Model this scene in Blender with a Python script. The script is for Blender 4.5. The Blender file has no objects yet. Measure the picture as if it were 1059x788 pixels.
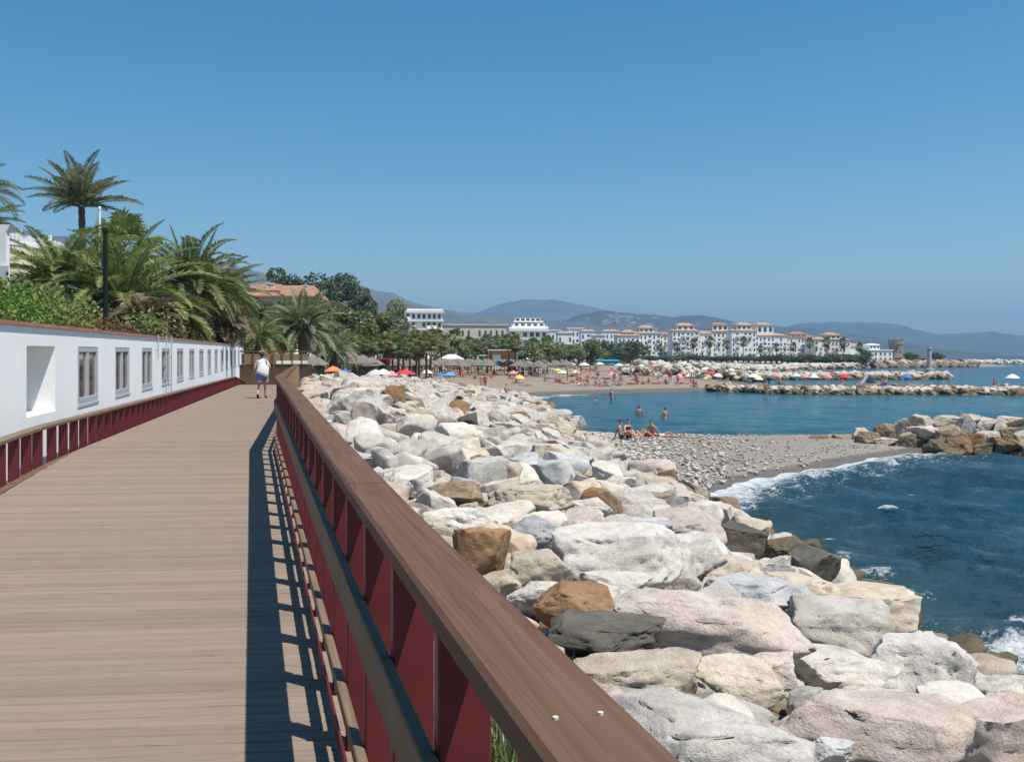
import bpy, bmesh, math, random
import numpy as np
from mathutils import Vector, Matrix, noise as mnoise

random.seed(7)
RNG = np.random.default_rng(11)
scene = bpy.context.scene
COL = scene.collection
R = math.radians
EYE = 4.2            # eye height above the sea
F, CX, HY = 1000.0, 529.5, 371.0   # photo focal length (px), centre column, horizon row

def at(x, y, Y):
    """point of the place seen at photo pixel (x, y) at depth Y"""
    return Vector(((x - CX) / F * Y, Y, EYE - (y - HY) / F * Y))

# ------------------------------------------------------------------ object helpers
def tag(o, label=None, cat=None, group=None, kind=None):
    if label: o['label'] = label
    if cat: o['category'] = cat
    if group: o['group'] = group
    if kind: o['kind'] = kind
    return o

def thing(name, label, cat, loc=(0, 0, 0), group=None, rz=0.0):
    o = bpy.data.objects.new(name, None)
    COL.objects.link(o)
    o.location = loc
    o.rotation_euler = (0, 0, rz)
    o.empty_display_size = .2
    return tag(o, label, cat, group)

def copy_tree(o, parent=None):
    c = o.copy()
    COL.objects.link(c)
    if parent is not None: c.parent = parent
    for ch in [k for k in o.children]:
        copy_tree(ch, c)
    return c

class MB:
    """collects polygons; build() links them as one mesh object"""
    def __init__(s):
        s.v, s.f, s.m = [], [], []
    def add(s, verts, faces, mi=0):
        b = len(s.v)
        s.v.extend([tuple(p) for p in verts])
        s.f.extend([tuple(i + b for i in f) for f in faces])
        s.m.extend([mi] * len(faces))
    def box(s, x0, x1, y0, y1, z0, z1, mi=0, rz=0.0, c=(0, 0, 0)):
        ps = [(x, y, z) for z in (z0, z1) for (x, y) in ((x0, y0), (x1, y0), (x1, y1), (x0, y1))]
        ca, sa = math.cos(rz), math.sin(rz)
        ps = [(c[0] + p[0] * ca - p[1] * sa, c[1] + p[0] * sa + p[1] * ca, c[2] + p[2]) for p in ps]
        s.add(ps, [(3, 2, 1, 0), (4, 5, 6, 7), (0, 1, 5, 4), (1, 2, 6, 5), (2, 3, 7, 6), (3, 0, 4, 7)], mi)
    def hexa(s, ps, mi=0):
        s.add(ps, [(3, 2, 1, 0), (4, 5, 6, 7), (0, 1, 5, 4), (1, 2, 6, 5), (2, 3, 7, 6), (3, 0, 4, 7)], mi)
    def tube(s, pts, radii, n=8, mi=0, cap=True):
        pts = [Vector(p) for p in pts]
        if not hasattr(radii, '__len__'): radii = [radii] * len(pts)
        rings = []
        for i, p in enumerate(pts):
            d = (pts[min(i + 1, len(pts) - 1)] - pts[max(i - 1, 0)]).normalized()
            a = Vector((1, 0, 0)) if abs(d.x) < .8 else Vector((0, 1, 0))
            u = d.cross(a).normalized(); w = d.cross(u)
            rings.append([p + (u * math.cos(2 * math.pi * k / n) + w * math.sin(2 * math.pi * k / n)) * radii[i] for k in range(n)])
        vs = [q for r in rings for q in r]
        fs = []
        for i in range(len(pts) - 1):
            for k in range(n):
                fs.append((i * n + k, i * n + (k + 1) % n, (i + 1) * n + (k + 1) % n, (i + 1) * n + k))
        if cap:
            fs.append(tuple(range(n))[::-1]); fs.append(tuple((len(pts) - 1) * n + k for k in range(n)))
        s.add(vs, fs, mi)
    def cone(s, c, r, h, n=16, sag=0.0, mi=0, rings=3, jit=0.0, thick=.02):
        """canopy: apex above, skirt below"""
        vs, fs = [], []
        for lay in (0, 1):
            vs.append((c[0], c[1], c[2] + h - lay * thick))
            for i in range(1, rings + 1):
                t = i / rings
                for k in range(n):
                    a = 2 * math.pi * k / n
                    rr = r * t * (1 + jit * random.uniform(-1, 1) * t)
                    vs.append((c[0] + rr * math.cos(a), c[1] + rr * math.sin(a),
                               c[2] + h * (1 - t) - sag * math.sin(math.pi * t) - lay * thick + jit * random.uniform(-.3, .3) * t))
        N = 1 + rings * n
        for lay in (0, 1):
            o = lay * N
            for k in range(n):
                f = (o, o + 1 + k, o + 1 + (k + 1) % n); fs.append(f if lay == 0 else f[::-1])
                for i in range(rings - 1):
                    a, b = o + 1 + i * n + k, o + 1 + i * n + (k + 1) % n
                    f = (a, a + n, b + n, b); fs.append(f if lay == 0 else f[::-1])
        o = 1 + (rings - 1) * n
        for k in range(n):
            fs.append((o + k, N + o + k, N + o + (k + 1) % n, o + (k + 1) % n))
        s.add(vs, fs, mi)
    def mesh(s, name, mats, smooth=False, origin=None):
        me = bpy.data.meshes.new(name)
        vs = s.v
        if origin is not None:
            ox, oy, oz = origin
            vs = [(a - ox, b - oy, c - oz) for a, b, c in vs]
        me.from_pydata(vs, [], s.f)
        if not isinstance(mats, (list, tuple)): mats = [mats]
        for m in mats: me.materials.append(m)
        if len(mats) > 1: me.polygons.foreach_set('material_index', s.m)
        if smooth: me.polygons.foreach_set('use_smooth', [True] * len(me.polygons))
        me.update()
        return me
    def build(s, name, mats, parent=None, smooth=False, world=False):
        """world=True: the coordinates are world ones and are made relative to the parent's location"""
        org = tuple(parent.location) if (parent is not None and world) else None
        return link(name, s.mesh(name, mats, smooth, org), parent)

def link(name, me, parent=None, loc=None):
    o = bpy.data.objects.new(name, me)
    COL.objects.link(o)
    if parent is not None: o.parent = parent
    if loc is not None: o.location = loc
    return o

def np_mesh(name, V, Fq, mats, smooth=True, mi=None):
    me = bpy.data.meshes.new(name)
    V = np.asarray(V, dtype=np.float32); Fq = np.asarray(Fq, dtype=np.int32)
    k = Fq.shape[1]
    me.vertices.add(len(V)); me.vertices.foreach_set('co', V.ravel())
    me.loops.add(Fq.size); me.loops.foreach_set('vertex_index', Fq.ravel())
    me.polygons.add(len(Fq))
    me.polygons.foreach_set('loop_start', np.arange(0, Fq.size, k, dtype=np.int32))
    me.polygons.foreach_set('loop_total', np.full(len(Fq), k, dtype=np.int32))
    if not isinstance(mats, (list, tuple)): mats = [mats]
    for m in mats: me.materials.append(m)
    if mi is not None: me.polygons.foreach_set('material_index', np.asarray(mi, dtype=np.int32))
    me.polygons.foreach_set('use_smooth', np.full(len(Fq), smooth, dtype=bool))
    me.update(calc_edges=True); me.validate()
    return me

# ------------------------------------------------------------------ materials
class NT:
    def __init__(s, name):
        s.m = bpy.data.materials.new(name); s.m.use_nodes = True
        s.t = s.m.node_tree; s.n = s.t.nodes; s.b = s.n['Principled BSDF']
    def node(s, typ, **kw):
        n = s.n.new(typ)
        for k, v in kw.items():
            if k in n.inputs: n.inputs[k].default_value = v
            else: setattr(n, k, v)
        return n
    def l(s, a, b): s.t.links.new(a, b)
    def coord(s, kind='Position', scale=(1, 1, 1), rot=(0, 0, 0)):
        if kind == 'Position': o = s.node('ShaderNodeNewGeometry').outputs['Position']
        else: o = s.node('ShaderNodeTexCoord').outputs[kind]
        mp = s.node('ShaderNodeMapping'); mp.inputs['Scale'].default_value = scale; mp.inputs['Rotation'].default_value = rot
        s.l(o, mp.inputs['Vector']); return mp.outputs['Vector']
    def noise(s, vec, scale, detail=6, rough=.6, dist=0.0):
        n = s.node('ShaderNodeTexNoise'); n.inputs['Scale'].default_value = scale
        n.inputs['Detail'].default_value = detail; n.inputs['Roughness'].default_value = rough; n.inputs['Distortion'].default_value = dist
        s.l(vec, n.inputs['Vector']); return n.outputs['Fac']
    def ramp(s, fac, stops, interp='LINEAR'):
        r = s.node('ShaderNodeValToRGB'); r.color_ramp.interpolation = interp
        els = r.color_ramp.elements
        while len(els) < len(stops): els.new(.5)
        for e, (p, c) in zip(els, stops):
            e.position = p; e.color = (c, c, c, 1) if not hasattr(c, '__len__') else (*c[:3], 1)
        s.l(fac, r.inputs['Fac']); return r.outputs['Color']
    def mix(s, fac, a, b, blend='MIX'):
        m = s.node('ShaderNodeMix', data_type='RGBA', blend_type=blend)
        for sock, v in ((m.inputs[0], fac), (m.inputs[6], a), (m.inputs[7], b)):
            if hasattr(v, 'is_linked') or hasattr(v, 'links'): s.l(v, sock)
            elif hasattr(v, '__len__'): sock.default_value = (*v[:3], 1)
            else: sock.default_value = v
        return m.outputs[2]
    def math(s, op, a, b=None):
        m = s.node('ShaderNodeMath', operation=op)
        for i, v in enumerate((a, b)):
            if v is None: continue
            if hasattr(v, 'links'): s.l(v, m.inputs[i])
            else: m.inputs[i].default_value = v
        return m.outputs[0]
    def bump(s, h, strength=.4, dist=.02):
        b = s.node('ShaderNodeBump'); b.inputs['Strength'].default_value = strength; b.inputs['Distance'].default_value = dist
        s.l(h, b.inputs['Height']); s.l(b.outputs['Normal'], s.b.inputs['Normal']); return b
    def color(s, c):
        if hasattr(c, 'links'): s.l(c, s.b.inputs['Base Color'])
        else: s.b.inputs['Base Color'].default_value = (*c[:3], 1)
    def set(s, **kw):
        for k, v in kw.items(): s.b.inputs[k.replace('_', ' ')].default_value = v
        return s
    def island(s): return s.node('ShaderNodeNewGeometry').outputs['Random Per Island']
    def objrand(s): return s.node('ShaderNodeObjectInfo').outputs['Random']

def plain(name, c, rough=.7, var=.15, scale=3.0, bump=.0, spec=.3, kind='Position', metal=0.0):
    t = NT(name)
    v = t.coord(kind)
    f = t.noise(v, scale)
    a = tuple(x * (1 - var) for x in c); b = tuple(min(1, x * (1 + var)) for x in c)
    t.color(t.ramp(f, [(.3, a), (.7, b)]))
    t.set(Roughness=rough, Specular_IOR_Level=spec, Metallic=metal)
    if bump: t.bump(t.noise(v, scale * 6), bump, .01)
    return t.m

def rock_mat(name, a, b, c, stain, stain_amt=.55):
    """a, b: body tones; c: vein / speckle tone; stain: iron or lichen stain"""
    t = NT(name)
    v = t.coord()
    rnd = t.objrand()
    off = t.node('ShaderNodeVectorMath', operation='ADD'); t.l(v, off.inputs[0])
    cmb = t.node('ShaderNodeCombineXYZ'); t.l(t.math('MULTIPLY', rnd, 37.), cmb.inputs[0]); t.l(cmb.outputs[0], off.inputs[1])
    v = off.outputs[0]
    big = t.noise(v, 1.1, 5, .65, .6)
    col = t.ramp(big, [(.32, a), (.66, b)])
    med = t.noise(v, 6.0, 8, .7)
    col = t.mix(t.ramp(med, [(.44, 0), (.66, .55)]), col, c)
    st = t.noise(v, 1.7, 7, .7, 1.2)
    col = t.mix(t.ramp(st, [(stain_amt, 0), (stain_amt + .14, .75)]), col, stain)
    fine = t.noise(v, 55., 4, .7)
    col = t.mix(.5, col, t.ramp(fine, [(.25, .35), (.5, .95), (.8, 1.)]), 'MULTIPLY')
    # thin dark cracks
    vo = t.node('ShaderNodeTexVoronoi', feature='DISTANCE_TO_EDGE'); vo.inputs['Scale'].default_value = 1.9
    wv = t.node('ShaderNodeTexNoise'); wv.inputs['Scale'].default_value = 2.5; wv.inputs['Detail'].default_value = 6; t.l(v, wv.inputs['Vector'])
    ad = t.node('ShaderNodeVectorMath', operation='ADD'); t.l(v, ad.inputs[0]); t.l(wv.outputs['Color'], ad.inputs[1])
    t.l(ad.outputs[0], vo.inputs['Vector'])
    crack = t.ramp(vo.outputs['Distance'], [(.0, 0.), (.012, 1.)])
    col = t.mix(t.math('MULTIPLY', t.math('SUBTRACT', 1., crack), .10), col, tuple(x * .3 for x in a))
    li = t.noise(v, 3.4, 7, .75, .5)
    col = t.mix(t.ramp(li, [(.56, 0), (.68, .5)]), col, tuple(x * .5 for x in a))
    # overall tone differs from rock to rock
    hs = t.node('ShaderNodeHueSaturation'); t.l(col, hs.inputs['Color'])
    t.l(t.math('ADD', t.math('MULTIPLY', rnd, .36), .8), hs.inputs['Value'])
    t.color(hs.outputs['Color'])
    t.set(Roughness=.92, Specular_IOR_Level=.15)
    h = t.math('ADD', t.math('MULTIPLY', med, .9), t.math('ADD', t.math('MULTIPLY', fine, .22), t.math('MULTIPLY', crack, .07)))
    t.bump(h, .7, .06)
    return t.m

M = {}
M['rock_white'] = rock_mat('white_rock', (.53, .475, .405), (.71, .665, .60), (.36, .315, .265), (.46, .35, .24), .55)
M['rock_grey'] = rock_mat('grey_rock', (.46, .425, .38), (.65, .61, .555), (.30, .28, .265), (.50, .42, .33), .55)
M['rock_pink'] = rock_mat('pink_rock', (.50, .405, .35), (.65, .56, .50), (.34, .27, .23), (.62, .58, .53), .53)
M['rock_beige'] = rock_mat('beige_rock', (.46, .375, .29), (.62, .54, .44), (.31, .245, .19), (.36, .24, .14), .56)
M['rock_rust'] = rock_mat('rust_rock', (.24, .135, .065), (.35, .215, .12), (.12, .08, .055), (.33, .28, .22), .57)
M['rock_blue'] = rock_mat('blue_grey_rock', (.37, .37, .38), (.57, .565, .565), (.25, .25, .26), (.62, .60, .56), .51)
M['rock_dark'] = rock_mat('dark_rock', (.085, .08, .065), (.17, .155, .13), (.05, .05, .045), (.22, .15, .09), .55)
M['rock_brown'] = rock_mat('brown_rock', (.23, .165, .105), (.35, .27, .19), (.14, .105, .075), (.42, .37, .31), .55)
M['rock_wet'] = rock_mat('wet_rock', (.12, .09, .05), (.21, .16, .095), (.07, .058, .038), (.09, .08, .04), .52)
M['rock_wet'].node_tree.nodes['Principled BSDF'].inputs['Roughness'].default_value = .35

def wood(name, a, b, rot, along=(1.2, 30, 30), islands=False, rough=.75, grey=None):
    t = NT(name)
    v = t.coord('Position', (1, 1, 1), (0, 0, rot))
    mp = t.node('ShaderNodeMapping'); mp.inputs['Scale'].default_value = along; t.l(v, mp.inputs['Vector'])
    gr = t.noise(mp.outputs['Vector'], 1.0, 9, .62, 1.3)
    col = t.ramp(gr, [(.28, a), (.52, tuple((p + q) / 2 for p, q in zip(a, b))), (.74, b)])
    blot = t.noise(v, 1.3, 6, .65)
    col = t.mix(t.ramp(blot, [(.4, 0), (.75, .5)]), col, grey or tuple(x * .72 for x in a))
    if islands:
        hs = t.node('ShaderNodeHueSaturation'); t.l(col, hs.inputs['Color'])
        t.l(t.math('ADD', t.math('MULTIPLY', t.island(), .20), .90), hs.inputs['Value']); col = hs.outputs['Color']
        dirt = t.noise(v, 14., 5, .7)
        col = t.mix(t.ramp(dirt, [(.62, 0), (.72, .35)]), col, (.10, .075, .06))
    # drying cracks along the grain
    mp2 = t.node('ShaderNodeMapping'); mp2.inputs['Scale'].default_value = tuple(x * 2.6 if x > 5 else x * 1.2 for x in along); t.l(v, mp2.inputs['Vector'])
    ck = t.noise(mp2.outputs['Vector'], 1.0, 4, .5, .5)
    ckr = t.ramp(ck, [(.30, .0), (.36, 1.)])
    col = t.mix(t.math('MULTIPLY', t.math('SUBTRACT', 1., ckr), .55), col, tuple(x * .3 for x in a))
    t.color(col); t.set(Roughness=rough, Specular_IOR_Level=.16)
    t.bump(t.math('ADD', gr, t.math('MULTIPLY', ckr, .6)), .35, .006)
    return t.m

RAILA = math.atan(.27)
M['deck'] = wood('weathered_deck_boards', (.195, .148, .115), (.285, .224, .177), -math.atan(.09), (1.6, 70, 10), True, .85, (.222, .176, .138))
M['handrail'] = wood('handrail_wood', (.085, .042, .024), (.17, .098, .062), -RAILA, (52, 1.3, 30), False, .7, (.15, .096, .066))
M['rail'] = wood('rail_wood', (.15, .10, .065), (.25, .18, .125), -RAILA, (40, .9, 40), False, .7)
M['red'] = plain('red_paint', (.115, .016, .020), .5, .12, 9.0, .08, .35)
M['fence_dark'] = wood('dark_brown_timber', (.075, .045, .03), (.13, .085, .058), 0, (30, 30, 1.5), False)
M['fence_tan'] = wood('tan_timber', (.25, .16, .09), (.36, .25, .15), 0, (30, 30, 1.5), False)

# white rendered wall with soft hand trowelled relief
t = NT('white_render'); v = t.coord()
n1 = t.noise(v, .9, 5, .6); n2 = t.noise(v, 16., 6, .65)
c = t.ramp(n1, [(.3, (.81, .81, .81)), (.7, (.86, .858, .85))])
mp = t.node('ShaderNodeMapping'); mp.inputs['Scale'].default_value = (5, 5, .5); t.l(v, mp.inputs['Vector'])
c = t.mix(t.ramp(t.noise(mp.outputs['Vector'], 1.4, 6, .7), [(.58, 0), (.8, .35)]), c, (.55, .54, .52))
t.color(c); t.set(Roughness=.9, Specular_IOR_Level=.1); t.bump(t.math('ADD', n2, t.math('MULTIPLY', n1, 2.)), .16, .02); M['render'] = t.m
M['white'] = plain('white_paint', (.80, .80, .79), .6, .05, 2.0)
M['white_far'] = plain('white_stucco', (.85, .84, .83), .9, .04, .1)
M['cream'] = plain('cream_stucco', (.66, .58, .46), .9, .08, .15)
M['terracotta'] = plain('terracotta', (.36, .17, .11), .85, .25, 1.5)
M['roof_orange'] = plain('orange_roof_tiles', (.40, .265, .175), .85, .28, .6)
M['roof_red'] = plain('red_roof_tiles', (.33, .175, .12), .85, .25, .8)
M['win_dark'] = plain('far_window_glass', (.055, .065, .08), .3, .3, .5, 0, .5)
M['shade_teal'] = plain('pale_green_shutter', (.50, .60, .58), .7, .06, 2.)
M['frame_grey'] = plain('grey_window_frame', (.42, .44, .47), .5, .06, 4.)
M['alu'] = plain('grey_metal', (.40, .42, .44), .4, .1, 3., 0, .5)
M['green_metal'] = plain('dark_green_metal', (.006, .014, .011), .6, .2, 3., 0, .25)
M['concrete'] = plain('pale_concrete', (.55, .52, .48), .95, .15, 1.2, .2)
M['stone_tower'] = plain('old_tower_stone', (.27, .21, .165), .95, .35, .5, .3)
M['beacon'] = plain('beacon_concrete', (.42, .40, .37), .9, .2, .4)
t = NT('window_glass'); v = t.coord(); t.color(t.ramp(t.noise(v, 2.2, 3), [(.35, (.03, .028, .03)), (.6, (.10, .062, .055)), (.75, (.035, .06, .035))]))
t.set(Roughness=.06, Specular_IOR_Level=.8); M['glass'] = t.m

# plants
def leaf_mat(name, a, b, dry=None, amt=.8, trans=.25):
    t = NT(name)
    r = t.island()
    st = [(.05, a), (.65, b)]
    if dry: st += [(amt, b), (min(1, amt + .08), dry)]
    t.color(t.ramp(r, st)); t.set(Roughness=.55, Specular_IOR_Level=.3)
    tr = t.node('ShaderNodeBsdfTranslucent'); t.l(t.ramp(r, [(.1, tuple(x * 1.3 for x in a)), (.9, tuple(x * 1.5 for x in b))]), tr.inputs['Color'])
    ms = t.node('ShaderNodeMixShader'); ms.inputs[0].default_value = trans
    t.l(t.b.outputs[0], ms.inputs[1]); t.l(tr.outputs[0], ms.inputs[2])
    out = [n for n in t.n if n.type == 'OUTPUT_MATERIAL'][0]; t.l(ms.outputs[0], out.inputs['Surface'])
    return t.m
M['palm'] = leaf_mat('palm_leaf', (.075, .125, .034), (.24, .29, .095), (.26, .21, .11), .86)
M['palm_grey'] = leaf_mat('grey_green_palm_leaf', (.10, .13, .07), (.24, .26, .15), (.27, .22, .14), .82)
M['palm_dark'] = leaf_mat('dark_palm_leaf', (.065, .105, .035), (.20, .24, .085), (.25, .20, .11), .88)
M['palm_dry'] = leaf_mat('dry_palm_leaf', (.11, .08, .045), (.20, .155, .095), None)
M['leaf'] = leaf_mat('bright_leaf', (.045, .10, .018), (.17, .27, .05), (.26, .28, .09), .88)
M['leaf_mid'] = leaf_mat('mid_green_leaf', (.09, .13, .045), (.24, .27, .10), (.22, .19, .11), .88)
M['leaf_dark'] = leaf_mat('dark_green_leaf', (.045, .075, .038), (.12, .15, .075), None, 1, .25)
M['leaf_red'] = leaf_mat('reddish_dry_leaf', (.10, .045, .025), (.20, .10, .05), (.12, .14, .05), .75)
M['leaf_yellow'] = leaf_mat('yellow_green_leaf', (.10, .12, .04), (.22, .225, .08), (.26, .16, .06), .85)
M['bark'] = plain('palm_bark', (.14, .095, .065), .95, .35, 9., .6)
M['bark_pale'] = plain('pale_bark', (.22, .175, .13), .95, .3, 6., .5)
M['thatch'] = plain('dry_thatch', (.20, .17, .14), .95, .35, 5., .5)

# cloth colours
CL = dict(red=(.62, .05, .06), pink=(.72, .28, .34), orange=(.75, .24, .10), yellow=(.75, .60, .16), cream=(.74, .68, .52),
          white=(.80, .79, .77), blue=(.05, .19, .52), skyblue=(.10, .34, .62), mint=(.48, .66, .60), grey=(.52, .54, .58), black=(.02, .02, .025),
          purple=(.26, .22, .36), turquoise=(.03, .30, .44), green=(.10, .30, .14), lilac=(.34, .30, .44), navy=(.04, .06, .14))
for k, c in CL.items(): M['cl_' + k] = plain(k + '_cloth', c, .9, .06, 8.)
M['skin'] = plain('tanned_skin', (.42, .22, .145), .6, .12, 6.)
M['skin_pale'] = plain('fair_skin', (.56, .34, .25), .6, .1, 6.)
M['hair'] = plain('dark_hair', (.03, .018, .012), .6, .3, 20.)
M['wood_brown'] = plain('brown_wood', (.13, .075, .045), .8, .3, 6.)
M['orange_wall'] = plain('ochre_wall', (.50, .25, .09), .85, .12, 1.)
HAZE, SKY, SUNE, EXPO = 1.5e-4, .095, 5.0, 0.3
SKY_AIR, SKY_DUST, SKY_OZ, SKY_SAT, SKY_HUE = 1.0, 0.2, .6, 1.5, .490
# ------------------------------------------------------------------ the lie of the land
COAST = np.array([(6.6, -30), (6.6, 11), (6.2, 14), (5.9, 20), (5.6, 26), (5.9, 29.5), (8, 33.2), (10.3, 35.6), (14.7, 40.2), (18.5, 43.6), (24, 45.2),
                  (34, 46), (34, 49), (24, 50), (18.9, 51.8), (15.4, 51.2), (10.8, 51), (5.7, 52), (3.9, 56), (2.8, 75), (1.6, 101), (3.3, 107), (10.5, 116),
                  (21, 123), (31, 128), (38, 152), (44, 185), (52, 215), (62, 250), (80, 300), (112, 390), (150, 440), (240, 500), (290, 560),
                  (320, 640), (300, 760), (300, 1100), (-1500, 1100), (-1500, -30)], dtype=float)

def sdist(X, Y):
    """signed distance to the coast, positive on land"""
    X = np.asarray(X, float).ravel(); Y = np.asarray(Y, float).ravel()
    d2 = np.full(X.shape, 1e18); ins = np.zeros(X.shape, bool)
    n = len(COAST)
    for i in range(n):
        ax, ay = COAST[i]; bx, by = COAST[(i + 1) % n]
        ex, ey = bx - ax, by - ay
        tt = np.clip(((X - ax) * ex + (Y - ay) * ey) / (ex * ex + ey * ey), 0, 1)
        d2 = np.minimum(d2, (X - ax - tt * ex) ** 2 + (Y - ay - tt * ey) ** 2)
        c = (ay > Y) != (by > Y)
        with np.errstate(divide='ignore', invalid='ignore'):
            ins ^= c & (X < ex * (Y - ay) / (ey if ey else 1e-9) + ax)
    d = np.sqrt(d2)
    return np.where(ins, d, -d)

def sstep(a, b, x):
    t = np.clip((np.asarray(x, float) - a) / (b - a), 0, 1); return t * t * (3 - 2 * t)

KY = 14.2
def rail_x(Y):                                   # inner line of the right hand rail in plan
    Y = np.asarray(Y, float)
    return np.where(Y < KY, .335 - .27 * Y, .335 - .27 * KY - .215 * (Y - KY))
def wall_x(Y): return -3.8 - .2215 * np.asarray(Y, float)
def wall_top(Y): return EYE + .443 + .0079 * (np.asarray(Y, float) - 12.3)
def deck_z(Y):
    Y = np.asarray(Y, float)
    return EYE - (1.55 - .18 * sstep(1.5, 13.5, Y)) - .05 * np.maximum(0, Y - 51)

TOE_Y = [-30, 12, 20, 26, 29, 36, 45, 52, 56, 75, 101, 112]
TOE_X = [6.4, 6.2, 5.8, 5.3, 4.6, 2.9, 2.8, 3.2, 3.6, 2.6, 1.2, 0.]

def land(X, Y):
    shp = np.shape(X)
    X = np.asarray(X, float).ravel(); Y = np.asarray(Y, float).ravel()
    d = sdist(X, Y)
    beach = np.where(Y < 90, .45 * (1 - np.exp(-np.maximum(d, 0) / 1.6)), 1.9 * (1 - np.exp(-np.maximum(d, 0) / 22)) + .003 * np.clip(d, 0, 200))
    beach = np.where(d < 0, d * .25, beach)
    beach = np.maximum(beach, -2.5)
    toe = np.interp(Y, TOE_Y, TOE_X)
    rx = rail_x(Y) + .25
    t = np.clip((toe - X) / (toe - rx), 0, 1)
    toez = np.where((Y > 27) & (Y < 54), .42, 0.)
    rev = toez + (2.3 - toez) * np.sin(t * math.pi / 2) ** .9
    rr_ = X - rx
    rev = rev + .42 * np.exp(-((rr_ - 2.2) / 1.7) ** 2) * sstep(17, 26, Y) * (1 - sstep(52, 66, Y)) * np.clip(rr_ / .6, 0, 1)
    w = (t > 0) & (Y < 112)
    z = np.where(w, np.maximum(rev * (1 - sstep(92, 110, Y)) + beach * sstep(92, 110, Y), np.where(d > 0, beach, 0)), beach)
    # left of the rail: level ground, then the bank behind the wall
    wl = wall_x(Y) - X
    lv = 2.3 + .0 * Y
    left = (X < rx) & (Y < 112)
    z = np.where(left, lv * (1 - sstep(85, 112, Y)) + np.maximum(beach, 2.1) * sstep(85, 112, Y), z)
    bank = sstep(.75, 1.3, wl) * 2.15 * (1 - sstep(64, 74, Y)) + np.clip(wl - 3, 0, 60) * .16 * (1 - .6 * sstep(60, 110, Y))
    z = np.where(wl > .7, np.maximum(z, 2.3) + bank, z)
    hill = np.clip(-X - .17 * Y - 10, 0, 70) * .17 * sstep(90, 150, Y)
    z = z + np.where(Y > 80, hill, 0)
    # low coastal plain far back
    z = z + sstep(260, 420, Y) * np.where(d > 0, np.clip(d / 40, 0, 1) * .7, 0)
    return z.reshape(shp)
def zt(x, y): return float(land(np.array([x]), np.array([y]))[0])

def hit(x, y, zoff=0.0, y0=2.0, y1=900.0):
    """where the sight line of a photo pixel meets the land"""
    Ys = np.geomspace(y0, y1, 2500)
    X = (x - CX) / F * Ys; Z = EYE - (y - HY) / F * Ys
    L = np.maximum(land(X, Ys), 0.0) + zoff
    k = np.nonzero(Z <= L)[0]
    i = k[0] if len(k) else len(Ys) - 1
    return float(X[i]), float(Ys[i]), float(max(L[i] - zoff, 0))

# --- ground sheet (a fan of rings, finest near the boardwalk)
A = np.concatenate([np.linspace(-75, -40, 30)[:-1], np.linspace(-40, 35, 320)[:-1], np.linspace(35, 78, 40)])
Rr = np.concatenate([[.05], np.geomspace(1.0, 1080, 440)])
AA, RR = np.meshgrid(np.radians(A), Rr)
GX = RR * np.sin(AA); GY = RR * np.cos(AA) - .5
GZ = land(GX, GY)
gd = sdist(GX, GY).reshape(GX.shape)
nz = np.zeros(GX.shape)
for k in range(26):
    f = 10 ** RNG.uniform(-.9, .75); a = RNG.uniform(0, 6.28)
    nz += np.sin((GX * math.cos(a) + GY * math.sin(a)) * f + RNG.uniform(0, 6.28)) / (1 + f)
rail_r = GX - rail_x(GY)
rough = ((rail_r > .3) & (GX < np.interp(GY, TOE_Y, TOE_X) + .3) & (GY < 108)).astype(float)
GZ += nz * np.where(rough > 0, .05, .012) * (RR < 400) - .13 * rough * (GY < 30)
na, nr = len(A), len(Rr)
idx = np.arange(na * nr).reshape(nr, na)
Fq = np.stack([idx[:-1, :-1], idx[:-1, 1:], idx[1:, 1:], idx[1:, :-1]], -1).reshape(-1, 4)[:, ::-1]
cx = GX[:-1, :-1].ravel(); cy = GY[:-1, :-1].ravel(); cd = gd[:-1, :-1].ravel(); jit = nz[:-1, :-1].ravel()
rr = rough[:-1, :-1].ravel() > 0
mi = np.zeros(len(cx), int)                                    # 0 rubble 1 gravel 2 sand 3 earth and scrub 4 pale paving 5 wet
mi[:] = 3
wlf = wall_x(cy) - cx
mi[(cy < 90) & ~rr & (rail_r[:-1, :-1].ravel() > .3)] = 1
mi[rr] = 0
mi[(rail_r[:-1, :-1].ravel() <= .3) & (wlf < .9) & (cy < 70)] = 4
beachzone = (cy > 92 + jit) & (cd < 75 + 8 * jit) & (cx > -.28 * cy + jit)
mi[beachzone & ~rr] = 2
mi[(cd > 45 + 6 * jit) & (cy > 215)] = 3
mi[(cy > 200) & (cd < 45)] = 2

def ground_mat(name, a, b, scale, fine, bumpd, rough=.95, speck=None):
    t = NT(name); v = t.coord()
    c = t.ramp(t.noise(v, scale, 6, .65), [(.3, a), (.7, b)])
    vo = t.node('ShaderNodeTexVoronoi'); vo.inputs['Scale'].default_value = fine; t.l(v, vo.inputs['Vector'])
    if speck: c = t.mix(t.ramp(vo.outputs['Color'], [(.45, 0), (.6, .8)]), c, speck)
    c = t.mix(.4, c, t.ramp(t.noise(v, fine * 2, 4, .7), [(.25, .4), (.7, 1.)]), 'MULTIPLY')
    wet = t.node('ShaderNodeAttribute', attribute_name='wet').outputs['Fac']
    wn = t.ramp(t.math('ADD', wet, t.math('MULTIPLY', t.math('SUBTRACT', t.noise(v, 1.6, 6, .7), .5), .5)), [(.40, 0), (.62, 1)])
    c = t.mix(t.math('MULTIPLY', wn, .62), c, (.07, .056, .045))
    t.l(t.math('SUBTRACT', rough, t.math('MULTIPLY', wn, .5)), t.b.inputs['Roughness'])
    t.color(c); t.set(Specular_IOR_Level=.15)
    t.bump(t.math('ADD', t.noise(v, fine, 6, .7), vo.outputs['Distance']), .8, bumpd); return t.m
M['g_rubble'] = ground_mat('stone_rubble', (.17, .145, .115), (.32, .28, .235), 2.5, 9., .08, speck=(.45, .42, .38))
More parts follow.
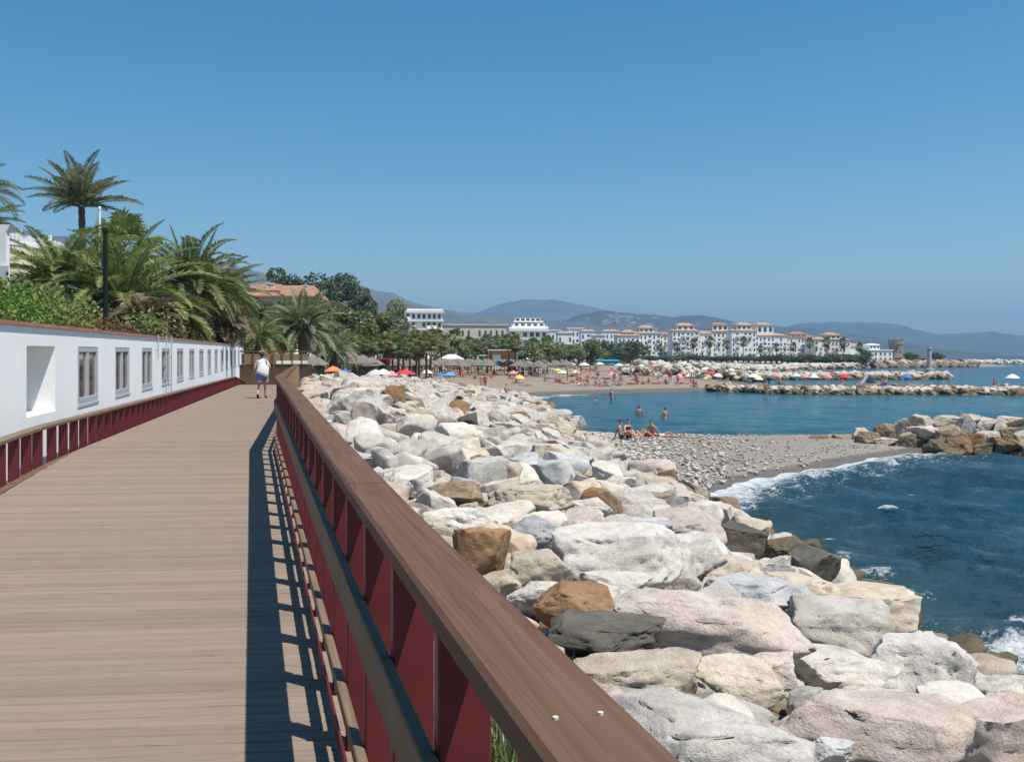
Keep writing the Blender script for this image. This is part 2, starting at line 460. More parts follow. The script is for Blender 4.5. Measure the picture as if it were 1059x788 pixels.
M['g_gravel'] = ground_mat('beach_gravel', (.22, .195, .17), (.30, .27, .24), 1.1, 26., .03, speck=(.36, .33, .29))
M['g_sand'] = ground_mat('beach_sand', (.27, .215, .165), (.34, .275, .215), .5, 8., .03)
M['g_earth'] = ground_mat('dry_earth_and_scrub', (.11, .09, .05), (.20, .165, .10), .5, 5., .08, speck=(.06, .075, .03))
M['g_pave'] = ground_mat('pale_paving', (.50, .47, .42), (.60, .57, .52), 1.5, 6., .01)
M['g_wet'] = ground_mat('wet_gravel', (.13, .105, .085), (.19, .16, .13), 1.1, 20., .02, .35)
me = np_mesh('ground', np.stack([GX, GY, GZ], -1).reshape(-1, 3), Fq,
             [M['g_rubble'], M['g_gravel'], M['g_sand'], M['g_earth'], M['g_pave'], M['g_wet']], True, mi)
wa = np.where(GY < 90, 1.25 - gd / .9, np.where(GY < 260, 1.2 - gd / 5.5, 0))
a_ = me.attributes.new('wet', 'FLOAT', 'POINT'); a_.data.foreach_set('value', np.clip(wa, 0, 1).astype(np.float32).ravel())
tag(link('ground', me), kind='structure')

# a plain that carries the land on to the foot of the mountains
me = np_mesh('plain', [(-9000, 1000, 2.0), (300, 1000, 2.0), (1500, 12000, 6.0), (-9000, 12000, 6.0)], [(0, 1, 2, 3)], M['g_earth'], False)
tag(link('plain', me), kind='structure')

# --- sea
A = np.radians(np.concatenate([np.linspace(-25, 42, 430)[:-1], np.linspace(42, 86, 90)]))
Rr = np.concatenate([np.geomspace(4, 130, 430)[:-1], np.geomspace(130, 14000, 120)])
AA, RR = np.meshgrid(A, Rr)
SX = RR * np.sin(AA); SY = RR * np.cos(AA)
sd = sdist(SX, SY).reshape(SX.shape)
H = np.zeros(SX.shape); DX = np.zeros(SX.shape); DY = np.zeros(SX.shape)
bay = sstep(46, 52, SY) * (1 - sstep(230, 300, SY))
for k in range(54):
    lam = 10 ** RNG.uniform(-.55, .62)
    a = R(248) + RNG.normal(0, .5)                              # swell runs in from the open sea on the right
    kk = 2 * math.pi / lam; amp = .021 * lam ** .5
    ph = (SX * math.cos(a) + SY * math.sin(a)) * kk + RNG.uniform(0, 6.28)
    fade = np.clip(lam * 18 / RR, 0, 1) ** 1.0
    H += amp * np.sin(ph) * fade
    DX += amp * .8 * math.cos(a) * np.cos(ph) * fade; DY += amp * .8 * math.sin(a) * np.cos(ph) * fade
calm = (1 - .55 * bay) * np.clip((-sd + .3) / 2.0, .25, 1) * np.clip(1500 / RR, 0, 1)
H *= calm; DX *= calm; DY *= calm
# a curling crest breaking on the bay shore and one on the near beach
for (cd0, wd, am, y0, y1) in ((1.5, .6, .22, 99, 111), (1.4, .55, .20, 30, 43), (3.6, .8, .12, 30, 43)):
    zone = sstep(y0, y0 + 3, SY) * (1 - sstep(y1 - 3, y1, SY))
    H += am * np.exp(-((-sd - cd0 - .35 * np.sin(SX * .9 + SY * .4)) / wd) ** 2) * zone
# where the water breaks it is white: strongest on the near gravel shore
ds = np.maximum(-sd, 0)
foam = np.exp(-(ds / 2.3) ** 2) * sstep(24, 29, SY) * (1 - sstep(42, 47, SY)) * .80
foam = np.maximum(foam, np.exp(-(ds / 6.5)) * sstep(25, 30, SY) * (1 - sstep(40, 47, SY)) * .60)
foam = np.maximum(foam, np.exp(-(ds / .9) ** 1) * (SY < 27) * .62)
foam = np.maximum(foam, np.exp(-(ds / .8)) * sstep(40, 43, SY) * (1 - sstep(47, 49, SY)) * .75)
foam = np.maximum(foam, np.exp(-(ds / 2.6) ** 2) * sstep(98, 101, SY) * (1 - sstep(110, 116, SY)) * (SX < 9) * .95)
foam = np.maximum(foam, np.exp(-(ds / .7)) * sstep(112, 116, SY) * (1 - sstep(127, 130, SY)) * .5)
for (fx, fy, rx, ry, am) in ((10.2, 26.0, .55, .28, 1.0), (11.3, 26.2, .3, .2, .8), (7.0, 20.4, .5, .7, .55), (6.9, 18.4, .6, .5, .62), (7.3, 17.4, .6, .3, .5), (7.1, 13.6, .9, .9, .75), (8.6, 28.6, 1.6, .25, .55), (9.4, 23.0, .8, .12, .5), (12.5, 30.5, .9, .14, .52), (8.2, 15.6, .5, .5, .62), (7.6, 22.6, .5, .3, .68), (9.0, 19.0, .5, .1, .5)):
    foam = np.maximum(foam, am * np.exp(-(((SX - fx) / rx) ** 2 + ((SY - fy) / ry) ** 2)))
    H += .13 * am * np.exp(-(((SX - fx) / rx) ** 2 + ((SY - fy) / (ry * 1.6)) ** 2))
na, nr = len(A), len(Rr)
idx = np.arange(na * nr).reshape(nr, na)
Fq = np.stack([idx[:-1, :-1], idx[:-1, 1:], idx[1:, 1:], idx[1:, :-1]], -1).reshape(-1, 4)[:, ::-1]
t = NT('sea_water'); v = t.coord()
at_f = t.node('ShaderNodeAttribute', attribute_name='foam').outputs['Fac']
at_b = t.node('ShaderNodeAttribute', attribute_name='bay').outputs['Fac']
at_s = t.node('ShaderNodeAttribute', attribute_name='shallow').outputs['Fac']
patch = t.noise(v, .12, 5, .6, .1)
deep = t.ramp(patch, [(.3, (.005, .042, .085)), (.7, (.013, .072, .125))])
bayc = t.ramp(patch, [(.3, (.006, .082, .130)), (.7, (.014, .115, .165))])
c = t.mix(at_b, deep, bayc)
c = t.mix(t.math('MULTIPLY', at_s, .65), c, (.05, .085, .07))
fn = t.noise(v, 2.6, 8, .72, .8); fn2 = t.noise(v, 14., 6, .75, .3)
ff = t.math('ADD', at_f, t.math('MULTIPLY', t.math('SUBTRACT', t.math('ADD', t.math('MULTIPLY', fn, .55), t.math('MULTIPLY', fn2, .45)), .5), 2.2))
fm = t.ramp(ff, [(.50, 0), (.66, .55), (.95, 1)])
fm = t.math('MULTIPLY', fm, t.ramp(at_f, [(.08, 0), (.25, 1)]))
c = t.mix(fm, c, (.80, .82, .83)); t.color(c)
t.l(t.math('ADD', .12, t.math('MULTIPLY', fm, .7)), t.b.inputs['Roughness'])
t.set(IOR=1.33, Specular_IOR_Level=.5)
mpw = t.node('ShaderNodeMapping'); mpw.inputs['Rotation'].default_value = (0, 0, R(12)); mpw.inputs['Scale'].default_value = (.42, 1.0, 1); t.l(v, mpw.inputs['Vector'])
w1 = t.noise(mpw.outputs['Vector'], 2.4, 7, .66, .1); w2 = t.noise(mpw.outputs['Vector'], 11., 4, .6, .1); w3 = t.noise(mpw.outputs['Vector'], .16, 3, .5)
t.bump(t.math('ADD', w1, t.math('MULTIPLY', w2, .3)), 1.0, .34)
M['sea'] = t.m
me = np_mesh('sea', np.stack([SX + DX, SY + DY, H - .02], -1).reshape(-1, 3), Fq, M['sea'])
for nm, arr in (('foam', foam), ('bay', bay), ('shallow', np.exp(-ds / 3.2) * (SY < 60) + .8 * np.exp(-ds / 4) * (SY > 60) * (SY < 140))):
    at_ = me.attributes.new(nm, 'FLOAT', 'POINT'); at_.data.foreach_set('value', np.clip(arr, 0, 1).astype(np.float32).ravel())
tag(link('sea', me), kind='structure')

# ------------------------------------------------------------------ boardwalk
def path_station(Y):
    """point on the rail line, and the unit vectors along and to the right"""
    s = -.27 if Y < KY - .3 else (-.215 if Y > KY + .3 else -.2425)
    n = math.hypot(1, s)
    return Vector((float(rail_x(Y)), Y, 0)), Vector((s / n, 1 / n, 0)), Vector((1 / n, -s / n, 0))

def loft(mb, Ys, sec, zf, mi=0):
    """sec: list of (lateral, height) points of a closed section, lofted along the path"""
    n = len(sec); vs = []
    for Y in Ys:
        p, d, r = path_station(Y)
        for (u, h) in sec:
            q = p + r * u; vs.append((q.x, q.y, float(zf(Y)) + h))
    fs = [(i * n + k, i * n + (k + 1) % n, (i + 1) * n + (k + 1) % n, (i + 1) * n + k) for i in range(len(Ys) - 1) for k in range(n)]
    fs += [tuple(range(n))[::-1], tuple((len(Ys) - 1) * n + k for k in range(n))]
    mb.add(vs, fs, mi)

def chamf(u0, u1, h0, h1, c=.006):
    return [(u0 + c, h0), (u1 - c, h0), (u1, h0 + c), (u1, h1 - c), (u1 - c, h1), (u0 + c, h1), (u0, h1 - c), (u0, h0 + c)]

YEND = 60.0
WL = -3.03                                                        # left edge of the deck from the rail line
BS = .09                                                          # the boards lie almost square to the far view
def board_ends(Y):
    p, d, r = path_station(Y); a1 = p + r * .155
    X = a1.x - 3.3
    for k in range(4):
        Yl = a1.y - BS * (a1.x - X); q, d2, r2 = path_station(Yl); X = q.x + r2.x * WL
    return Vector((X, a1.y - BS * (a1.x - X), 0)), a1
mb = MB(); y = -2.2
while y < YEND:
    h = random.uniform(-.0018, .0018); e1 = random.uniform(-.008, .008)
    (a0, a1), (b0, b1) = board_ends(y), board_ends(y + .0905)
    prof = [(0.0, -.032), (0.0, -.007), (.07, 0.0), (.93, 0.0), (1.0, -.007), (1.0, -.032)]
    vs = []
    for (L0, L1, ee) in ((a0, b0, e1), (a1, b1, 0)):
        for (tt, hh) in prof:
            v = L0.lerp(L1, tt); vs.append((v.x + ee, v.y, float(deck_z(v.y)) + hh + h))
    n = len(prof)
    mb.add(vs, [(k, k + n, (k + 1) % n + n, (k + 1) % n) for k in range(n)] + [tuple(range(n)), tuple(range(2 * n - 1, n - 1, -1))])
    y += .098
tag(mb.build('boardwalk', M['deck']), kind='structure')
mb = MB()
for u in (WL + .1, -1.9, -.9, .05):
    loft(mb, np.arange(-2.2, YEND, 1.0), [(u - .05, -.22), (u + .05, -.22), (u + .05, -.034), (u - .05, -.034)], deck_z)
tag(mb.build('boardwalk_joists', M['wood_brown']), kind='structure')

# --- right hand railing
def fins(parent, u0, u1, Y0, Y1, step, ztop, zbot, th=.05):
    y = Y0
    while y < Y1:
        p, d, r = path_station(y); zb = float(deck_z(y))
        ps = []
        for h in (zbot, ztop):
            for (u, a) in ((u0, -th / 2), (u1, -th / 2), (u1, th / 2), (u0, th / 2)):
                q = p + r * u + d * a; ps.append((q.x, q.y, zb + h))
        m = MB(); m.hexa(ps); o = m.build('post', M['red'], parent, world=True)
        bv = o.modifiers.new('bevel', 'BEVEL'); bv.width = .004; bv.segments = 1
        if y > KY + .6 and u0 > 0: o.data.materials[0] = M['fence_tan']
        y += step * abs(d.y)

YS = np.unique(np.concatenate([np.arange(-1.6, YEND, .6), np.linspace(KY - .3, KY + .3, 3)]))
rail = thing('railing', 'tall dark red railing with a wide brown timber handrail beside the boulders', 'railing', (float(rail_x(4)), 4.0, float(deck_z(4))))
joints = [-1.6, .3, 3.4, 5.4, 7.9, 10.3, 12.4, KY, 16.8, 19.5, 22.5, 25.5, 28.5, 32, 36, 40, 44, 48, 52, 56, 59.9]
for a, b in zip(joints[:-1], joints[1:]):
    m = MB(); ys_ = np.unique(np.concatenate([[a + .003], np.arange(a + .3, b - .2, .4), [b - .003]])) if b - a > .6 else np.array([a, b])
    loft(m, ys_, chamf(0, .15, 1.045, 1.10 + random.uniform(-.0015, .0015), .009), deck_z); m.build('handrail_board', M['handrail'], rail, world=True)
for a in (1.2,):
    for da in (0.,):
        for u in (.045, .105):
            p, d, r = path_station(a + da); q = p + r * u; m = MB(); zz = float(deck_z(a + da)) + 1.1
            m.tube([(q.x, q.y, zz - .01), (q.x, q.y, zz + .0022)], .0038, 8); m.build('plug', M['concrete'], rail, world=True)
m = MB(); loft(m, YS, chamf(.001, .036, .62, .757, .004), deck_z); m.build('middle_rail', M['rail'], rail, world=True)
m = MB(); loft(m, YS, chamf(.001, .036, .215, .268, .004), deck_z); m.build('bottom_rail', M['rail'], rail, world=True)
m = MB(); loft(m, YS, chamf(.006, .016, .008, .075, .002), deck_z); m.build('kick_plate', M['red'], rail, world=True)
fins(rail, .038, .148, 1.33 - .615 * 4, YEND, .637, 1.042, -.004)

# --- low railing on the wall side
lrail = thing('railing', 'low dark red railing with a flat brown top along the white wall', 'railing', (float(rail_x(10)) - 3, 10.0, float(deck_z(10))))
m = MB(); loft(m, YS[YS > -1.7], chamf(WL - .16, WL - .01, .40, .45, .008), deck_z); m.build('handrail', M['rail'], lrail, world=True)
fins(lrail, WL - .145, WL - .02, -1.2, YEND, .68, .398, -.12)

# ------------------------------------------------------------------ white wall with windows
wall = thing('white_building', 'long low white rendered building with a row of windows and a terracotta coping', 'building', (float(wall_x(12)), 12.0, 2.3))
WD = Vector((-.2215, 1, 0)); WDl = WD.length; WN = Vector((1, .2215, 0)).normalized()   # WN faces the boardwalk
def wp(Y, z, off=0.0):
    return Vector((float(wall_x(Y)), Y, z)) + WN * off
WY0, WY1 = 3.0, 67.8
wins = [(13.55 if i == 0 else 16.7 + 3.43 * (i - 1), (15.15 if i == 0 else 16.7 + 3.43 * (i - 1) + 1.72)) for i in range(16)]
m = MB()
ys = [WY0] + [v for w in wins for v in w] + [WY1]
def zrow(Y, k): return (2.25, float(wall_top(Y)) - (1.28 if k == 1 else 1.28), float(wall_top(Y)) - .27, float(wall_top(Y)))[k]
for i in range(len(ys) - 1):
    a, b = ys[i], ys[i + 1]; hole = i % 2 == 1
    for k in range(3):
        if hole and k == 1:
            dep = -.66 if i == 1 else -.09
            q = [wp(a, zrow(a, 1)), wp(b, zrow(b, 1)), wp(b, zrow(b, 2)), wp(a, zrow(a, 2))]
            w_ = [p + WN * dep for p in q]
            m.add(q + w_, [(0, 1, 5, 4), (1, 2, 6, 5), (2, 3, 7, 6), (3, 0, 4, 7)])
        else:
            m.add([wp(a, zrow(a, k)), wp(b, zrow(b, k)), wp(b, zrow(b, k + 1)), wp(a, zrow(a, k + 1))], [(0, 1, 2, 3)])
m.add([wp(WY0, 2.25), wp(WY1, 2.25), wp(WY1, float(wall_top(WY1))), wp(WY0, float(wall_top(WY0))),
       wp(WY0, 2.25, -.8), wp(WY1, 2.25, -.8), wp(WY1, float(wall_top(WY1)), -.8), wp(WY0, float(wall_top(WY0)), -.8)],
      [(1, 5, 6, 2), (4, 0, 3, 7), (3, 2, 6, 7), (5, 4, 7, 6)])
m.build('wall', M['render'], wall, world=True)
m = MB()
yy = np.linspace(WY0, WY1, 40)
for a, b in zip(yy[:-1], yy[1:]):
    ja, jb = 0, 0
    lo = [wp(a, float(wall_top(a)) + .003, .035), wp(b, float(wall_top(b)) + .003, .035), wp(b, float(wall_top(b)) + .003, -.83), wp(a, float(wall_top(a)) + .003, -.83)]
    hi = [p + Vector((0, 0, .055)) for p in lo]
    m.hexa(lo + hi)
m.build('coping', M['terracotta'], wall, world=True)
def wbox(mb, Ya, Yb, za, zb, o0, o1):
    """box on the wall plane; za/zb are heights below the wall top"""
    ps = []
    for zz in (za, zb):
        for (Y, o) in ((Ya, o1), (Yb, o1), (Yb, o0), (Ya, o0)):
            ps.append(wp(Y, float(wall_top(Y)) - zz, o))
    mb.hexa(ps)
for i, (a, b) in enumerate(wins):
    if i == 0:
        m = MB(); wbox(m, a + .002, b - .002, 1.278, .272, -.658, -.62); o = m.build('shutter', M['shade_teal'], wall, world=True)
        o['label'] = 'pale green shutter set deep in the nearest opening'
        for k in range(5):
            g = MB(); yk = a + .25 + k * .25; wbox(g, yk, yk + .02, 1.26, .29, -.619, -.612)
            link('batten', g.mesh('batten', M['frame_grey'], False, tuple(wall.location)), o)
        continue
    fr = MB(); f_ = .13
    wbox(fr, a + .003, a + f_, 1.277, .273, -.06, -.004); wbox(fr, b - f_, b - .003, 1.277, .273, -.06, -.004)
    wbox(fr, a + f_, b - f_, .36, .273, -.06, -.006); wbox(fr, a + f_, b - f_, 1.277, 1.17, -.06, -.002)
    mid = (a + b) / 2; wbox(fr, mid - .11, mid + .11, 1.17, .36, -.055, -.012)
    w_ = fr.build('window', M['frame_grey'], wall, world=True)
    pn = MB(); wbox(pn, a + f_, mid - .11, 1.17, .36, -.05, -.042); wbox(pn, mid + .11, b - f_, 1.17, .36, -.05, -.042)
    me = pn.mesh('pane', M['glass']); me.transform(Matrix.Translation(-Vector(wall.location))); link('pane', me, w_)
    sl = MB(); wbox(sl, a - .02, b + .02, 1.33, 1.284, .002, .012)
    me = sl.mesh('sill', M['frame_grey']); me.transform(Matrix.Translation(-Vector(wall.location))); link('sill', me, w_)
pp = thing('wall_stripe', 'twin thin grey stripes running down the white wall across the fourth window', 'stripe', wp(27.6, 2.6, .1))  # thin tubes added in place of shadow-like grey stripes on the wall
for Y in (27.25, 28.35):
    m = MB(); m.tube([wp(Y, float(wall_top(Y)) + .1, .09), wp(Y, 2.75, .09)], .02, 8); m.build('stripe', M['alu'], pp, world=True)
m = MB()
for h in (.5, .9, 1.3): m.tube([wp(27.25, float(wall_top(27.25)) - h + .4, .09), wp(28.35, float(wall_top(28.35)) - h + .4, .09)], .012, 6)
m.build('crossbar', M['alu'], pp, world=True)
sp = thing('wall_stripe', 'single thin grey pipe on the white wall just before the fourth window', 'stripe', wp(25.9, 3.8, .06))  # one more added tube, drawing a short shadow-like stripe
m = MB(); m.tube([wp(25.9, float(wall_top(25.9)) + .1, .06), wp(25.9, float(wall_top(25.9)) - .55, .06)], .018, 8); m.build('stripe', M['alu'], sp, world=True)
m = MB(); m.tube([wp(25.9, float(wall_top(25.9)) - .3, .0), wp(25.9, float(wall_top(25.9)) - .3, .065)], .024, 8); m.build('clip', M['alu'], sp, world=True)

# --- timber fence across the far end of the walk
fz = 2.0
fn_ = thing('timber_fence', 'brown timber fence closing the far end of the boardwalk', 'fence', at(270, 385, 63))
Yf = 63.0
def fbox(name, x0, x1, ytop, ybot, mat, th=.1, off=0.0):
    a = at(x0, ytop, Yf); b = at(x1, ybot, Yf)
    m = MB(); m.box(a.x, b.x, Yf + off, Yf + off + th, b.z, a.z); return m.build(name, mat, fn_, world=True)
fbox('lower_panel', 245, 322, 377, 402, M['fence_dark'])
fbox('upper_panel', 250, 318, 366, 376.6, M['fence_tan'], .06, .02)
fbox('top_rail', 248, 322, 362.6, 364.2, M['wood_brown'], .08)
for x in (252, 262, 272, 282, 292, 302, 312): fbox('post', x, x + .9, 362.5, 377, M['wood_brown'], .08, -.1)
fbox('pale_plinth', 286, 318, 373, 376.4, M['white'], .05, -.06)
# ------------------------------------------------------------------ boulders
def boulder_mesh(name, seed, sub=4, nplanes=13, top=True, rough=.05, mats=None):
    rg = np.random.default_rng(seed)
    bm = bmesh.new(); bmesh.ops.create_icosphere(bm, subdivisions=sub, radius=1.0)
    V = np.array([v.co[:] for v in bm.verts])
    N = rg.normal(size=(nplanes, 3)); N /= np.linalg.norm(N, axis=1)[:, None]
    D = rg.uniform(.44 if sub < 5 else .46, .74 if sub < 5 else .76, nplanes)
    if top:
        N[0] = (rg.normal(0, .16), rg.normal(-.06, .14), 1); N[0] /= np.linalg.norm(N[0]); D[0] = rg.uniform(.42, .62)
        N[1] = (rg.normal(0, .3), -1, rg.uniform(-.1, .45)); N[1] /= np.linalg.norm(N[1]); D[1] = rg.uniform(.5, .72)
        N[2] = (rg.choice([-1, 1]), rg.normal(0, .3), rg.uniform(-.1, .4)); N[2] /= np.linalg.norm(N[2]); D[2] = rg.uniform(.55, .75)
    for it in range(2):
        for n, d in zip(N, D):
            s = V @ n - d
            V -= np.maximum(s, 0)[:, None] * n * .97
    # round the arrises slightly, then weather the surface
    bm.verts.ensure_lookup_table()
    nb = [[e.other_vert(v).index for e in v.link_edges] for v in bm.verts]
    for it in range(1):
        V = np.array([V[i] * .7 + V[n].mean(0) * .3 for i, n in enumerate(nb)])
    L = np.linalg.norm(V, axis=1)[:, None]
    off = rg.uniform(-50, 50, 3)
    disp = np.empty(len(V))
    for i, p in enumerate(V):
        q = Vector(p + off)
        a = mnoise.fractal(q * 1.7, 1.0, 2.1, 5)
        b = mnoise.fractal(q * 5.5, .9, 2.1, 4)
        c = abs(mnoise.noise(q * 3.1 + Vector((9, 3, 1))))              # ridged: shallow fissures
        disp[i] = a * .06 + b * .032 - max(0, .07 - c) * .8
    V += V / L * (disp * rough / .05)[:, None]
    lo, hi = V.min(0), V.max(0)
    V = (V - (lo + hi) / 2) / (hi - lo)
    for v, p in zip(bm.verts, V): v.co = p
    me = bpy.data.meshes.new(name); bm.to_mesh(me); bm.free()
    me.polygons.foreach_set('use_smooth', [True] * len(me.polygons))
    if mats: me.materials.append(mats)
    return me

def mat_copy(me, mat):
    m2 = me.copy(); m2.materials.clear(); m2.materials.append(mat); return m2

placed = []                                                     # (x, y, radius) of the boulders already laid
def big(x0, y0, x1, y1, mat, label, seed, dep=.8, yaw=0.0, sink=.12, Y=None, rough=.05, roll=0.0):
    """a boulder as broad and tall as the one the photograph shows between those pixels"""
    cx, cy = (x0 + x1) / 2, (y0 + y1) / 2
    if Y is None: X, Yc, z = hit(cx, y0 + (y1 - y0) * .80, .05)
    else: Yc = Y
    p = at(cx, cy, Yc)
    w = (x1 - x0) / F * Yc; hp = (y1 - y0) / F * Yc
    depv = (cy - HY) / F
    d = dep * w
    h = max(hp - depv * d * .62, .42 * hp, .3 * w)
    me = boulder_mesh('boulder', seed, 5, 14, True, rough, M[mat])
    o = link('boulder', me)
    ca = abs(math.cos(yaw)); sa = abs(math.sin(yaw))
    o.scale = (w * 1.04, d, h * 1.12)
    o.rotation_euler = (0, roll, yaw)
    o.location = (p.x, Yc, p.z - h * .04)
    tag(o, label, 'boulder', 'boulders of the sea bank')
    placed.append((p.x, Yc, max(w, d) * .56))
    return o

big(632, 596, 822, 690, 'rock_pink', 'largest boulder of the near bank, broad and pinkish with a shaded left end', 101, .75)
big(812, 610, 912, 690, 'rock_white', 'bright white faceted boulder in front of the water, above the flat grey slab', 102, .9)
big(820, 600, 942, 662, 'rock_beige', 'long beige boulder at the water behind the bright white one', 103, .7)
big(884, 648, 1016, 740, 'rock_grey', 'flat smooth grey slab sloping to the splashing water', 104, .9)
big(795, 698, 1000, 812, 'rock_pink', 'large pink rough boulder in the lower right foreground', 105, .8)
big(628, 712, 836, 822, 'rock_grey', 'pale grey low boulder in the foreground right beside the handrail', 106, .8)
big(586, 662, 724, 720, 'rock_beige', 'flat beige ledge-like boulder beside the handrail with a white crest', 107, .8)
big(716, 670, 812, 740, 'rock_beige', 'upright tan rounded boulder between the flat ledge and the pink foreground boulder', 108, .8)
big(770, 672, 822, 715, 'rock_pink', 'small pinkish block wedged behind the upright tan boulder', 109, .8)
big(806, 662, 924, 712, 'rock_white', 'white wedge-shaped boulder with a sharp ridge behind the pink foreground boulder', 110, .8)
big(552, 600, 636, 662, 'rock_rust', 'rust-brown angular boulder left of the broad pinkish one', 111, .8)
big(566, 636, 690, 678, 'rock_dark', 'dark grey-green slab of rock lying under the rust-brown boulder', 112, .8)
big(955, 706, 1085, 815, 'rock_pink', 'pinkish-grey boulder cut off by the lower right corner', 113, .8)
big(722, 590, 836, 650, 'rock_blue', 'bluish-grey banded boulder behind the broad pinkish one', 114, .7)
big(572, 538, 708, 616, 'rock_grey', 'large smooth pale grey boulder in the middle of the bank', 115, .8)
big(668, 556, 752, 604, 'rock_white', 'rounded cream-white boulder right of the large smooth pale grey one', 116, .8)
big(466, 542, 528, 604, 'rock_rust', 'orange-brown block touching the handrail edge', 117, .8)
big(524, 600, 594, 636, 'rock_white', 'small white lumpy stone beside the rust-brown boulder', 118, .8)
big(736, 540, 794, 586, 'rock_dark', 'pitted grey-brown boulder with a cracked face near the water', 119, .8)
big(672, 524, 750, 576, 'rock_pink', 'sloping pink boulder near the end of the gravel beach', 120, .9)
big(782, 553, 830, 596, 'rock_wet', 'brown wet boulder at the waterline beside the pitted one', 121, .8)
big(818, 572, 866, 600, 'rock_wet', 'low dark wet rock half in the water', 122, .8)
big(716, 572, 800, 620, 'rock_beige', 'beige boulder between the cream-white one and the water', 123, .8)
big(780, 588, 874, 640, 'rock_beige', 'pale beige boulder sloping into the water above the long one', 124, .8)
big(505, 500, 594, 540, 'rock_beige', 'tan boulder with a brown underside left of the white ones', 125, .8)
big(583, 513, 634, 548, 'rock_white', 'clean white boulder behind the large smooth pale grey one', 126, .8)
big(444, 495, 500, 526, 'rock_brown', 'dark tan boulder showing above the handrail', 127, .8)
big(480, 441, 524, 472, 'rock_grey', 'grey cube-like block standing up in the upper bank', 128, .8, rough=.03)
big(338, 400, 394, 438, 'rock_white', 'large bright white boulder at the far handrail', 129, .8)
big(384, 398, 420, 434, 'rock_rust', 'tall orange-brown boulder right of the far white one', 130, .8)
big(594, 503, 644, 546, 'rock_rust', 'orange-streaked slab behind the clean white boulder', 131, .6)
big(520, 533, 584, 576, 'rock_blue', 'blue-grey speckled boulder right of the orange-brown block', 132, .8)
big(528, 565, 594, 612, 'rock_beige', 'pale beige boulder below the blue-grey speckled one', 133, .8)
big(648, 508, 694, 536, 'rock_brown', 'brown stone at the edge of the white gravel', 134, .8)
big(634, 530, 694, 562, 'rock_blue', 'blue-grey sloping slab behind the cream-white boulder', 135, .8)
big(998, 712, 1042, 748, 'rock_white', 'small white stone at the tip of the flat grey slab', 136, .8)
big(1006, 674, 1054, 712, 'rock_wet', 'dark wet rock under the spray at the right edge', 137, .8)
big(828, 758, 886, 800, 'rock_blue', 'small blue-grey stone in front of the pink foreground boulder', 138, .8)
big(684, 764, 726, 800, 'rock_rust', 'small rust-brown stone at the bottom beside the handrail', 139, .8)
big(440, 520, 520, 556, 'rock_white', 'low white boulder just above the orange-brown block', 140, .8)
big(600, 586, 676, 618, 'rock_white', 'creamy white block under the large smooth pale grey boulder', 141, .8)
big(700, 640, 800, 676, 'rock_beige', 'pale boulder filling the gap under the broad pinkish one', 142, .8)

# two dark pointed stones against the far white boulder
for i, (x0, x1, side) in enumerate(((329, 340, 'left'), (340, 350, 'right'))):
    big(x0, 405, x1, 429, 'rock_dark', side + ' of two dark pointed stones in front of the far white boulder', 150 + i, .8, roll=.15 * (1 - 2 * i))

# --- the near breakwater on the right
groyne = [(958, 440, 1000, 462, 'rock_brown'), (985, 448, 1020, 466, 'rock_rust'), (905, 438, 926, 452, 'rock_brown'), (924, 433, 944, 453, 'rock_beige'), (941, 429, 962, 446, 'rock_beige'),
          (943, 441, 970, 456, 'rock_pink'), (966, 436, 998, 452, 'rock_beige'), (988, 432, 1008, 460, 'rock_grey'), (1003, 432, 1028, 448, 'rock_pink'), (1009, 446, 1030, 464, 'rock_beige'),
          (1024, 434, 1048, 446, 'rock_grey'), (1032, 442, 1054, 458, 'rock_brown'), (1046, 436, 1070, 452, 'rock_beige'), (958, 455, 994, 476, 'rock_wet'), (978, 452, 1002, 470, 'rock_rust'),
          (1003, 458, 1028, 476, 'rock_wet'), (1026, 452, 1056, 470, 'rock_rust'), (1040, 462, 1066, 478, 'rock_rust'), (922, 447, 946, 466, 'rock_brown'), (940, 453, 960, 468, 'rock_wet'),
          (884, 446, 908, 462, 'rock_brown'), (880, 443, 900, 454, 'rock_beige'), (896, 452, 924, 464, 'rock_beige'), (862, 450, 884, 460, 'rock_brown'), (838, 450, 856, 459, 'rock_brown'),
          (1052, 446, 1086, 470, 'rock_beige'), (1062, 434, 1096, 450, 'rock_pink'), (1070, 458, 1110, 478, 'rock_wet'), (1090, 440, 1130, 462, 'rock_beige'), (1104, 432, 1140, 446, 'rock_grey'),
          (1112, 452, 1150, 476, 'rock_rust'), (1006, 468, 1034, 480, 'rock_wet'), (962, 430, 990, 440, 'rock_beige'), (1030, 431, 1056, 440, 'rock_beige'), (990, 428, 1012, 438, 'rock_beige')]
cname = dict(rock_brown='brown', rock_rust='rust-brown', rock_beige='tan', rock_grey='grey', rock_pink='pinkish', rock_wet='dark wet', rock_white='whitish', rock_blue='blue-grey', rock_dark='dark')
seen = {}
for i, (x0, y0, x1, y1, mt) in enumerate(groyne):
    row = 'topmost row' if y1 < 454 else ('waterline row' if y1 > 468 else 'middle row')
    part = 'landward end' if x0 < 925 else ('seaward end' if x0 > 1028 else 'body')
    Yc = 42.2 if row == 'waterline row' else (44.6 if row == 'middle row' else 46.8)
    if x1 < 905: Yc = 46.0
    lab = f'{cname[mt]} boulder, {row}, {part} of the short breakwater'
    o = big(x0 - 1, y0 - 1, x1 + 1, y1 + 2, mt, lab, 200 + i, .95, Y=Yc)
    o['group'] = lab + 's'

